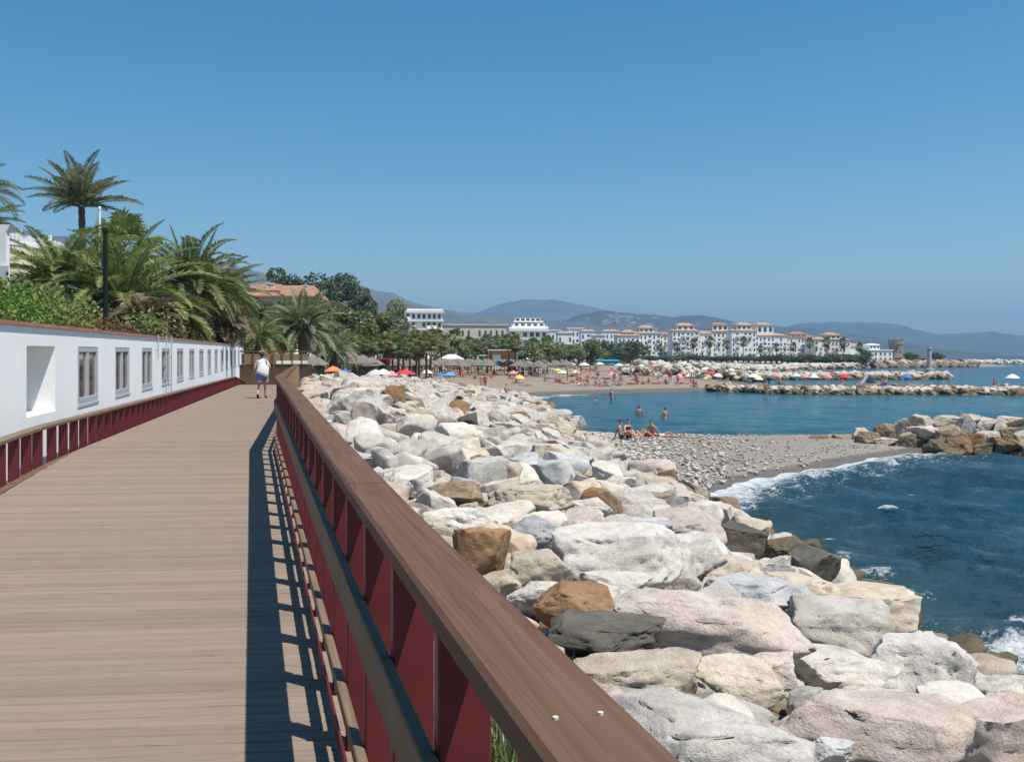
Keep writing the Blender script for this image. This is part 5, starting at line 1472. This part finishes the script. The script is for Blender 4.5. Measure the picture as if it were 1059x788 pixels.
block('white hotel with flat roof and long balconies above the palm grove at the left', 417, 458, 321, 335, 6, 8, 'white_far', 'white_far', 1, 14, None, None, .3, 60, 'hotel', None, True, .5, True)
hot = block('stepped white hotel with planted terraces above the palm grove', 530, 567, 340, 340, 4, 6, 'white_far', 'white_far', 1, 16, None, None, .2, 61, 'hotel', None, True, .6, True)
a = Vector((0, 0, 0))
for (x0, x1, y0, y1, dy) in ((532, 565, 334.5, 340, 2.5), (535, 562, 328.5, 334.5, 5)):
    A_ = at(x0, y1, 340); B_ = at(x1, y0, 340); o = MB(); hx = hot.location
    o.box(A_.x - hx.x, B_.x - hx.x, dy, dy + 9, A_.z - hx.z + .5, B_.z - hx.z); o.build('upper_storey', M['white_far'], hot)
    for k in range(5): link('window', winmesh(1.3, 1.1), hot, (A_.x - hx.x + (B_.x - A_.x) * (k + .5) / 5, dy - .02, (A_.z + B_.z) / 2 - hx.z + .3))
    o = MB(); o.box(A_.x - hx.x - .8, B_.x - hx.x + .8, dy - 1.6, dy - .07, A_.z - hx.z + .52, A_.z - hx.z + 1.0); o.build('balcony', M['white_far'], hot)
block('long pale low building with an arched cornice between the two hotels', 461, 530, 336.5, 420, 3, 12, 'cream', 'cream', 1, 12, None, None, 0, 62, 'building', None, True)
block('small white terrace house beside the left hotel', 383, 402, 329, 330, 2, 3, 'white_far', 'white_far', 1, 8, None, None, .3, 63, 'house', None, True)

# villa with the wide red roof
Y = 150.0; a = at(246, 308, Y); b = at(322, 308, Y); villa = thing('villa', 'cream villa with a wide red tiled roof among the trees at the left', 'villa', ((a.x + b.x) / 2, Y, zt((a.x + b.x) / 2, Y) - .3))
hx = villa.location; W = b.x - a.x; He = a.z - hx.z
m = MB(); m.box(-W / 2, W / 2, 0, 10, 0, He); m.build('walls', M['cream'], villa)
m = MB(); hip_roof(m, -W / 2, W / 2, 0, 10, He + .28, 2.0, .7, .80); m.build('roof', M['roof_red'], villa)
m = MB(); hip_roof(m, -W * .42, W * .02, 1.5, 9, He + 1.25, 1.25, .3, .75); m.build('upper_roof', M['roof_red'], villa)
for x, z0, h in ((-.15 * W, He + .9, 2.6), (-.09 * W, He + .9, 2.5), (.37 * W, He + .6, 2.5)):
    m = MB(); m.box(x - .28, x + .28, 2.4, 3.0, z0, z0 + h * .55); m.box(x - .36, x + .36, 2.32, 3.08, z0 + h * .55 + .003, z0 + h * .55 + .2); m.build('chimney', M['cream'], villa)
for k in range(6): link('window', winmesh(.9, 1.2), villa, (-W / 2 + W * (k + .5) / 6, -.02, He - 1.2))

# white terrace with balustrade on the left hillside
Y = 95.0; a = at(2, 262, Y); tr = thing('terrace', 'curved hillside terrace with a white balustrade and beige wall at the left edge', 'terrace', (a.x, Y, zt(a.x, Y)))
def tc(t): x = 2 + 62 * t; return at(x, 250 + 10 * t ** 1.6, Y + 3 * math.sin(t * 2))
m = MB(); m2 = MB(); N_ = 14
for i in range(N_):
    p, q = tc(i / N_), tc((i + 1) / N_)
    for mb_, (z0, z1), (o0, o1) in ((m, (-6, -.25), (.0, .6)), (m2, (-.247, .05), (-.15, .7))):
        ps = [(p.x, p.y + o0, p.z + z0), (q.x, q.y + o0, q.z + z0), (q.x, q.y + o1, q.z + z0), (p.x, p.y + o1, p.z + z0), (p.x, p.y + o0, p.z + z1), (q.x, q.y + o0, q.z + z1), (q.x, q.y + o1, q.z + z1), (p.x, p.y + o1, p.z + z1)]
        mb_.hexa(ps)
m.build('wall', M['cream'], tr, world=True); m2.build('cornice', M['white'], tr, world=True)
for i in range(N_ + 1):
    p = tc(i / N_); m = MB(); m.box(p.x - .14, p.x + .14, p.y + .05, p.y + .33, p.z + .053, p.z + .85 + (.5 if i in (4, 11) else 0)); m.build('baluster', M['white'], tr, world=True)
m = MB()
for i in range(N_):
    p, q = tc(i / N_), tc((i + 1) / N_); m.tube([(p.x, p.y + .2, p.z + .7), (q.x, q.y + .2, q.z + .7)], .05, 5)
m.build('handrail', M['white'], tr, world=True)
block('white hillside house behind the terrace at the left edge', -30, 14, 246, 104, 2, 4, 'white_far', 'white_far', 1, 7, 268, None, 0, 71, 'house', None, True)
pg = thing('pergola_post', 'white pergola post with a widened head at the left edge', 'post', at(3, 268, 34))
p0 = at(3, 300, 34)
m = MB(); m.box(p0.x - .11, p0.x + .11, 34, 34.25, zt(p0.x, 34), at(3, 240, 34).z); m.build('shaft', M['white'], pg, world=True)
m = MB(); z_ = at(3, 240, 34).z
m.hexa([(p0.x - .11, 34, z_ + .003), (p0.x + .11, 34, z_ + .003), (p0.x + .11, 34.25, z_ + .003), (p0.x - .11, 34.25, z_ + .003), (p0.x - .5, 34, z_ + .26), (p0.x + .26, 34, z_ + .26), (p0.x + .26, 34.25, z_ + .26), (p0.x - .5, 34.25, z_ + .26)]); m.build('head', M['white'], pg, world=True)
m = MB(); z_ = at(3, 290, 34).z; m.box(p0.x - .8, p0.x + .22, 33.9, 33.98, z_, z_ + .5); m.build('sign_board', M['cl_grey'], pg, world=True)

# beach restaurant and its neighbours
def shed(label, x0, x1, yt, Y, wallmat, roofmat, name='kiosk', parts=(), depth=5, awning=None):
    a, b = at(x0, yt, Y), at(x1, yt, Y); cx = (a.x + b.x) / 2; zb = zt(cx, Y); root = thing(name, label, 'kiosk', (cx, Y, zb)); W = b.x - a.x; Hh = max(a.z - zb, 2.2)
    m = MB(); m.box(-W / 2, W / 2, 0, depth, 0, Hh); m.build('walls', M[wallmat], root)
    m = MB(); m.box(-W / 2 - .3, W / 2 + .3, -.5, depth + .3, Hh + .003, Hh + .18); m.build('roof', M[roofmat], root)
    for (f0, f1, h0, h1, mt, nm) in parts:
        m = MB(); m.box(-W / 2 + W * f0, -W / 2 + W * f1, -.05, .03, Hh * h0, Hh * h1); m.build(nm, M[mt], root)
    return root
shed('ochre beach restaurant with a white panel beside the palm grove', 505, 534, 362.5, 182, 'orange_wall', 'white', 'beach_restaurant', ((.16, .44, .1, .8, 'white', 'panel'), (.06, .1, 0, .95, 'wood_brown', 'post'), (.72, .76, 0, .95, 'wood_brown', 'post'), (.5, .68, .08, .8, 'orange_wall', 'door')))
shed('white beach restaurant with dark glazed openings right of the ochre one', 534, 552, 363.5, 180, 'white', 'white', 'beach_restaurant', tuple((.08 + .22 * k, .25 + .22 * k, .08, .72, 'win_dark', 'window') for k in range(4)))
shed('low kiosk with a red awning between hut and palm grove', 386, 400, 372, 128, 'wood_brown', 'cl_red', 'kiosk', ((.2, .8, .3, .75, 'win_dark', 'window'),), 3)
shed('low brown bar with a flat straw roof right of the round hut', 364, 388, 374, 122, 'wood_brown', 'thatch', 'kiosk', ((.1, .9, .35, .8, 'win_dark', 'opening'),), 3)
shed('green and white toilet cabin left of the ochre restaurant', 497, 503, 368, 180, 'cl_green', 'white', 'cabin', ((.55, .95, .05, .85, 'white', 'door'),), 2.5)
cn_ = thing('canopy', 'large turquoise awning on posts behind the beach', 'awning', (at(628, 378, 210).x, 210, zt(at(628, 378, 210).x, 210)))
hx = cn_.location; a, b = at(617, 372, 210), at(640, 376, 210)
m = MB(); m.box(a.x - hx.x, b.x - hx.x, -2, 3, b.z - hx.z, a.z - hx.z - .25); m.add([(a.x - hx.x - .2, -2.2, a.z - hx.z - .247), (b.x - hx.x + .2, -2.2, a.z - hx.z - .247), (b.x - hx.x, 3, a.z - hx.z), (a.x - hx.x, 3, a.z - hx.z)], [(0, 1, 2, 3)]); m.build('cloth', M['cl_turquoise'], cn_)
for x in (a.x, b.x):
    for y in (-1.9, 2.9): m = MB(); m.tube([(x - hx.x, y, -.2), (x - hx.x, y, b.z - hx.z)], .06, 6); m.build('post', M['alu'], cn_)
for x, y, Y, w, lab in ((553, 367, 176, 1.5, 'white cloth awning at the right end of the white restaurant'), (436, 372, 168, 2.6, 'cream tent roof in front of the palm grove'), (467, 371, 172, 2.2, 'white gazebo in the middle of the palm grove'), (548, 376, 165, 2.6, 'long pale awning below the white restaurant'), (307, 366, 84, 1.1, 'small folded cream awning behind the fence')):
    p = at(x, y, Y); zb = zt(p.x, Y); root = thing('gazebo', lab, 'gazebo', (p.x, Y, zb)); hh = max(p.z - zb, 1.8)
    m = MB(); m.add([(-w, -w * .6, hh), (w, -w * .6, hh), (w, w * .6, hh), (-w, w * .6, hh), (-w * .3, 0, hh + w * .35), (w * .3, 0, hh + w * .35), (-w, -w * .6, hh - .25), (w, -w * .6, hh - .25), (w, w * .6, hh - .25), (-w, w * .6, hh - .25)], [(0, 1, 5, 4), (1, 2, 5), (2, 3, 4, 5), (3, 0, 4), (6, 7, 1, 0), (7, 8, 2, 1), (8, 9, 3, 2), (9, 6, 0, 3)]); m.build('canopy', M['cl_cream' if 'cream' in lab else 'cl_white'], root)
    for sx in (-.95, .95):
        for sy in (-.55, .55): m = MB(); m.tube([(sx * w, sy * w, -.1), (sx * w, sy * w, hh - .02)], .04, 5); m.build('post', M['alu'], root)

# white low house, round tower, beacon and boats by the harbour mouth
lo = block('low white house with a stepped roof left of the round stone tower', 894, 925, 362.5, 548, 2, 6, 'white_far', 'white_far', 1, 12, None, (.25, .6, 3.0), .0, 91, 'house', None, True)
Y = 560.0; p = at(926.5, 375, Y); rt = thing('round_tower', 'round brown stone watchtower at the harbour mouth', 'tower', (p.x, Y, zt(p.x, Y))); hz = at(926, 352.5, Y).z - rt.location.z
m = MB(); n_ = 24; rows = [(0, 4.3), (hz * .5, 3.95), (hz * .82, 3.9), (hz * .83, 4.3), (hz, 4.3), (hz, 3.6), (hz * .88, 3.6)]
m.add([(r * math.cos(2 * math.pi * k / n_), r * math.sin(2 * math.pi * k / n_), z) for z, r in rows for k in range(n_)], [(i * n_ + k, i * n_ + (k + 1) % n_, (i + 1) * n_ + (k + 1) % n_, (i + 1) * n_ + k) for i in range(len(rows) - 1) for k in range(n_)] + [tuple((len(rows) - 1) * n_ + k for k in range(n_))]); m.build('masonry', M['stone_tower'], rt)
for k in range(8): a_ = 2 * math.pi * k / 8 + .2; m = MB(); m.box(-.55, .55, -.25, .25, 0, .8, 0, a_ + math.pi / 2, (3.95 * math.cos(a_), 3.95 * math.sin(a_), hz + .003)); m.build('merlon', M['stone_tower'], rt)
for k, (a_, z) in enumerate(((-1.3, .45), (-1.8, .62))): o = link('window', winmesh(.9, 1.3), rt, (4.0 * math.cos(a_), 4.0 * math.sin(a_), hz * z)); o.rotation_euler = (0, 0, a_ + math.pi / 2)
shed('low stone annex at the foot of the round tower', 925, 958, 370, 552, 'stone_tower', 'cream', 'annex', ((.2, .3, .2, .8, 'win_dark', 'window'), (.6, .7, .2, .8, 'win_dark', 'window')))
Y = 201.0; p = at(961, 384, Y); bc = thing('beacon', 'slim grey stone beacon standing on the second breakwater', 'beacon', (p.x, Y, 1.6)); hz = at(961, 358, Y).z - 1.6
m = MB(); m.tube([(0, 0, -.6), (0, 0, .5), (0, 0, .6), (0, 0, hz - .6)], [1.0, .95, .52, .43], 16); m.build('column', M['beacon'], bc)
m = MB(); m.tube([(0, 0, hz - .6), (0, 0, hz - .45), (0, 0, hz - .4), (0, 0, hz)], [.56, .58, .3, .3], 12); m.build('lantern', M['beacon'], bc)
def yacht(x, y, Y, s, lab, mast=9):
    p = at(x, y, Y); root = thing('sailing_boat', lab, 'boat', (p.x, Y, 0.0)); L = 4.5 * s
    vs = []
    for t in np.linspace(-1, 1, 9):
        w = (1 - max(0, t) ** 2.2) * 1.2 * s * (1 if t > -.9 else .85)
        for (u, z) in ((-1, .95 + .25 * max(0, t)), (-.75, .0), (.75, .0), (1, .95 + .25 * max(0, t))): vs.append((t * L, u * w, z * s))
    m = MB(); m.add(vs, [(i * 4 + k, i * 4 + (k + 1) % 4, (i + 1) * 4 + (k + 1) % 4, (i + 1) * 4 + k) for i in range(8) for k in range(4)] + [(0, 1, 2, 3), (35, 34, 33, 32)]); m.build('hull', M['white'], root)
    m = MB(); m.box(-.35 * L, .2 * L, -.6 * s, .6 * s, .97 * s, 1.5 * s); m.build('cabin', M['white'], root)
    m = MB(); m.tube([(0, 0, s), (0, 0, mast)], .09, 6); m.tube([(0, 0, 2 * s), (-.75 * L, 0, 1.9 * s)], .07, 5); m.build('mast', M['alu'], root)
for x, y, s, mh, lab in ((944, 372, 1.2, 16, 'sailing boat with the tallest mast right of the round tower'), (954, 373, 1.0, 8, 'white boat moored just left of the beacon'), (885, 372, 1.0, 12, 'boat mast showing at the right end of the apartments'), (976, 373, 1.0, 6, 'white motor boat right of the beacon trees')):
    yacht(x, y, 600, s, lab, mh)

# lamp posts
def lamp(label, x, yt, Y, mat, r=.05, head=True, yb=None, name='street_lamp'):
    p = at(x, yt, Y); zb = zt(p.x, Y); root = thing(name, label, 'lamp post', (p.x, Y, zb)); h = p.z - zb
    m = MB(); m.tube([(0, 0, -.1), (0, 0, .5), (0, 0, .52), (0, 0, h)], [r * 1.7, r * 1.7, r, r * .85], 10); m.build('pole', M[mat], root)
    if head:
        m = MB(); m.box(-.09, .09, -.55, .05, h + .003, h + .09); m.build('lamp_head', M['alu'], root)
    else:
        m = MB(); m.tube([(0, 0, h + .003), (0, 0, h + .1), (0, 0, h + .16)], [r * 1.1, r * 1.1, r * .3], 10); m.build('cap', M[mat], root)
    return root
lamp('dark green slender column rising from the shrubs above the wall', 109, 240, 33, 'green_metal', .085, False, name='lamp_post')
wp_ = lamp('tall white tapering pole behind the dark green column', 103, 217, 47.5, 'white', .07, False, name='flag_pole'); wp_['category'] = 'pole'
for x, yt, Y, lab in ((238, 318, 64, 'left of the pair of thin pale lamp posts behind the end of the wall'), (241.5, 322, 68, 'right of the pair of thin pale lamp posts behind the end of the wall'), (248, 330, 76, 'thin lamp post just right of the pale pair'), (275.5, 336, 72, 'thin lamp post directly behind the walking person'), (268, 346, 84, 'short lamp post with a pale lantern left of the walking person')):
    lamp(lab, x, yt, Y, 'alu', .045)
for x, yt, Y, lab in ((423, 356, 150, 'pale thin pole in front of the palm grove'),):
    lamp(lab, x, yt, Y, 'white', .07, False, name='pole')['category'] = 'pole'

# a far white village on the hillside
# ------------------------------------------------------------------ mountains
def ridge(name, prof, Y0, depth, mat, seed, step=4.0, base=0.0, rough=.10):
    xs = np.arange(prof[0][0], prof[-1][0] + step, step); px = [p[0] for p in prof]; py = [p[1] for p in prof]
    yy = np.interp(xs, px, py)
    r_ = np.random.default_rng(seed)
    for k in range(9):
        f = 2 * math.pi / (step * 2 ** (k * .55 + 1.4)); yy = yy + .26 * 2 ** (k * .3) * np.sin(xs * f + r_.uniform(0, 6.28)) * .55
    rows = 26; V = []
    top = EYE - (yy - HY) / F * Y0
    for j in range(rows + 1):
        t = j / rows
        if t <= .7: q = t / .7; Yr = Y0 - depth * (1 - q); hgt = base + (top - base) * (q ** 1.25)
        else: q = (t - .7) / .3; Yr = Y0 + depth * .8 * q; hgt = base + (top - base) * max(0., 1 - q) ** 1.2
        X = (xs - CX) / F * Y0
        z = np.array([hgt[i] + (top[i] - base) * rough * (mnoise.fractal(Vector((X[i] / depth * 2.6 + seed, Yr / depth * 1.5, 0)), 1.0, 2.0, 6)) * math.sin(math.pi * min(1, t / .7 * .999)) for i in range(len(xs))])
        V.append(np.stack([X, np.full(len(xs), Yr), z], -1))
    V = np.array(V); n = len(xs); idx = np.arange((rows + 1) * n).reshape(rows + 1, n)
    Fq = np.stack([idx[:-1, :-1], idx[:-1, 1:], idx[1:, 1:], idx[1:, :-1]], -1).reshape(-1, 4)
    o = link(name, np_mesh(name, V.reshape(-1, 3), Fq, mat)); tag(o, kind='structure'); return o, V
def hillmat(name, a, b, sc):
    t = NT(name); v = t.coord(); c = t.ramp(t.noise(v, sc, 8, .7), [(.38, a), (.62, b)])
    c = t.mix(t.ramp(t.noise(v, sc * 6, 6, .7), [(.5, 0), (.6, .6)]), c, tuple(x * .5 for x in a)); t.color(c); t.set(Roughness=1., Specular_IOR_Level=.05); return t.m
M['hill_scrub'] = hillmat('scrub_hillside', (.06, .07, .045), (.13, .12, .09), .006)
M['hill_rock'] = hillmat('bare_mountain', (.085, .085, .075), (.15, .14, .12), .003)
M['hill_green'] = hillmat('wooded_hillside', (.04, .05, .032), (.105, .105, .075), .005)
ridge('mountains', [(-420, 250), (-250, 232), (-90, 226), (0, 232), (45, 241), (80, 244), (130, 256), (165, 263), (205, 266), (250, 277), (285, 284), (300, 286), (345, 292), (380, 298), (408, 303), (428, 314), (470, 322), (495, 325), (540, 328), (600, 333), (660, 340), (720, 352)], 4200, 1900, M['hill_rock'], 3)
ridge('far_mountains', [(330, 352), (380, 338), (440, 324), (490, 321), (515, 314), (540, 309.5), (575, 311), (606, 316), (630, 321), (690, 328), (760, 338), (830, 352)], 9000, 2600, M['hill_rock'], 5, 4, 0, .07)
hl, HV = ridge('hills', [(470, 356), (520, 347), (560, 338), (596, 326), (622, 320), (650, 323), (690, 327), (716, 327.5), (740, 329), (765, 333), (800, 336), (840, 340), (880, 345), (930, 358)], 5200, 1700, M['hill_green'], 7, 3.2)
ridge('coastal_hills', [(720, 358), (760, 346), (800, 339), (830, 335), (862, 333), (905, 333.5), (938, 336.5), (970, 344.5), (1005, 343.5), (1022, 344), (1060, 349), (1110, 351), (1180, 358), (1260, 364), (1400, 367), (1600, 371)], 7600, 1800, M['hill_green'], 9, 4)
# tiny white houses on those slopes
vm = MB(); vm.box(-9, 9, 0, 12, -6, 8); vm.add([(-10, -1, 8.2), (10, -1, 8.2), (10, 13, 8.2), (-10, 13, 8.2), (-5, 6, 11), (5, 6, 11)], [(0, 1, 5, 4), (1, 2, 5), (2, 3, 4, 5), (3, 0, 4)], 1)
vme = vm.mesh('house', [M['white_far'], M['roof_orange']])
HVf = HV[:19]
rv = random.Random(4)
for i in range(46):
    px = rv.gauss(632, 14) if i < 34 else rv.uniform(560, 760); j = rv.randrange(11, 17); c = int(np.clip((px - 470) / 3.2, 0, HVf.shape[1] - 1)); q = HVf[j, c]
    o = link('house', vme); o.location = q; s = rv.uniform(.5, 1.3); o.scale = (s * rv.uniform(.8, 2.0), s, s * .8)
    tag(o, 'tiny white villa scattered on the distant green hillside', 'house', 'white villas on the distant hillside')

# ------------------------------------------------------------------ air, sky, sun and camera
t = bpy.data.materials.new('haze'); t.use_nodes = True; nt = t.node_tree; nt.nodes.clear()
pv = nt.nodes.new('ShaderNodeVolumePrincipled'); out = nt.nodes.new('ShaderNodeOutputMaterial')
pv.inputs['Color'].default_value = (.38, .66, 1, 1); pv.inputs['Density'].default_value = HAZE; pv.inputs['Anisotropy'].default_value = .2
nt.links.new(pv.outputs[0], out.inputs['Volume'])
if HAZE > 0:
    m = MB(); m.box(-9000, 14000, -60, 15000, -4.0, 660)
    o = m.build('haze', t); tag(o, 'thin blue sea air over the bay', 'haze', kind='stuff')

SUN = Vector((.36, -.227, .905)).normalized()
w = bpy.data.worlds.new('World'); scene.world = w; w.use_nodes = True
nt = w.node_tree; bg = nt.nodes['Background']; sky = nt.nodes.new('ShaderNodeTexSky'); sky.sky_type = 'NISHITA'
sky.sun_disc = False; sky.sun_elevation = math.asin(SUN.z); sky.sun_rotation = math.atan2(SUN.x, SUN.y)
sky.air_density = SKY_AIR; sky.dust_density = SKY_DUST; sky.ozone_density = SKY_OZ; sky.altitude = 0
hs = nt.nodes.new('ShaderNodeHueSaturation'); hs.inputs['Saturation'].default_value = SKY_SAT; hs.inputs['Hue'].default_value = SKY_HUE; nt.links.new(sky.outputs[0], hs.inputs['Color']); nt.links.new(hs.outputs[0], bg.inputs['Color']); bg.inputs['Strength'].default_value = SKY
ld = bpy.data.lights.new('sun', 'SUN'); ld.energy = SUNE; ld.angle = R(.53); ld.color = (1.0, .945, .85)
lo_ = bpy.data.objects.new('sun', ld); COL.objects.link(lo_); lo_.rotation_euler = SUN.to_track_quat('Z', 'Y').to_euler(); lo_.location = (20, -20, 40)

cd_ = bpy.data.cameras.new('camera'); cam = bpy.data.objects.new('camera', cd_); COL.objects.link(cam); scene.camera = cam
cam.location = (0, 0, EYE); cam.rotation_euler = (R(90), 0, 0)
cd_.sensor_width = 36; cd_.sensor_fit = 'HORIZONTAL'; cd_.lens = 36 * F / 1059; cd_.shift_y = -(394 - HY) / 1059; cd_.clip_start = .05; cd_.clip_end = 40000
scene.view_settings.view_transform = 'Standard'; scene.view_settings.look = 'None'; scene.view_settings.exposure = EXPO; scene.view_settings.gamma = 1
scene.render.resolution_x, scene.render.resolution_y = 1024, 761
scene.render.engine = 'CYCLES'
scene.cycles.volume_bounces = 0
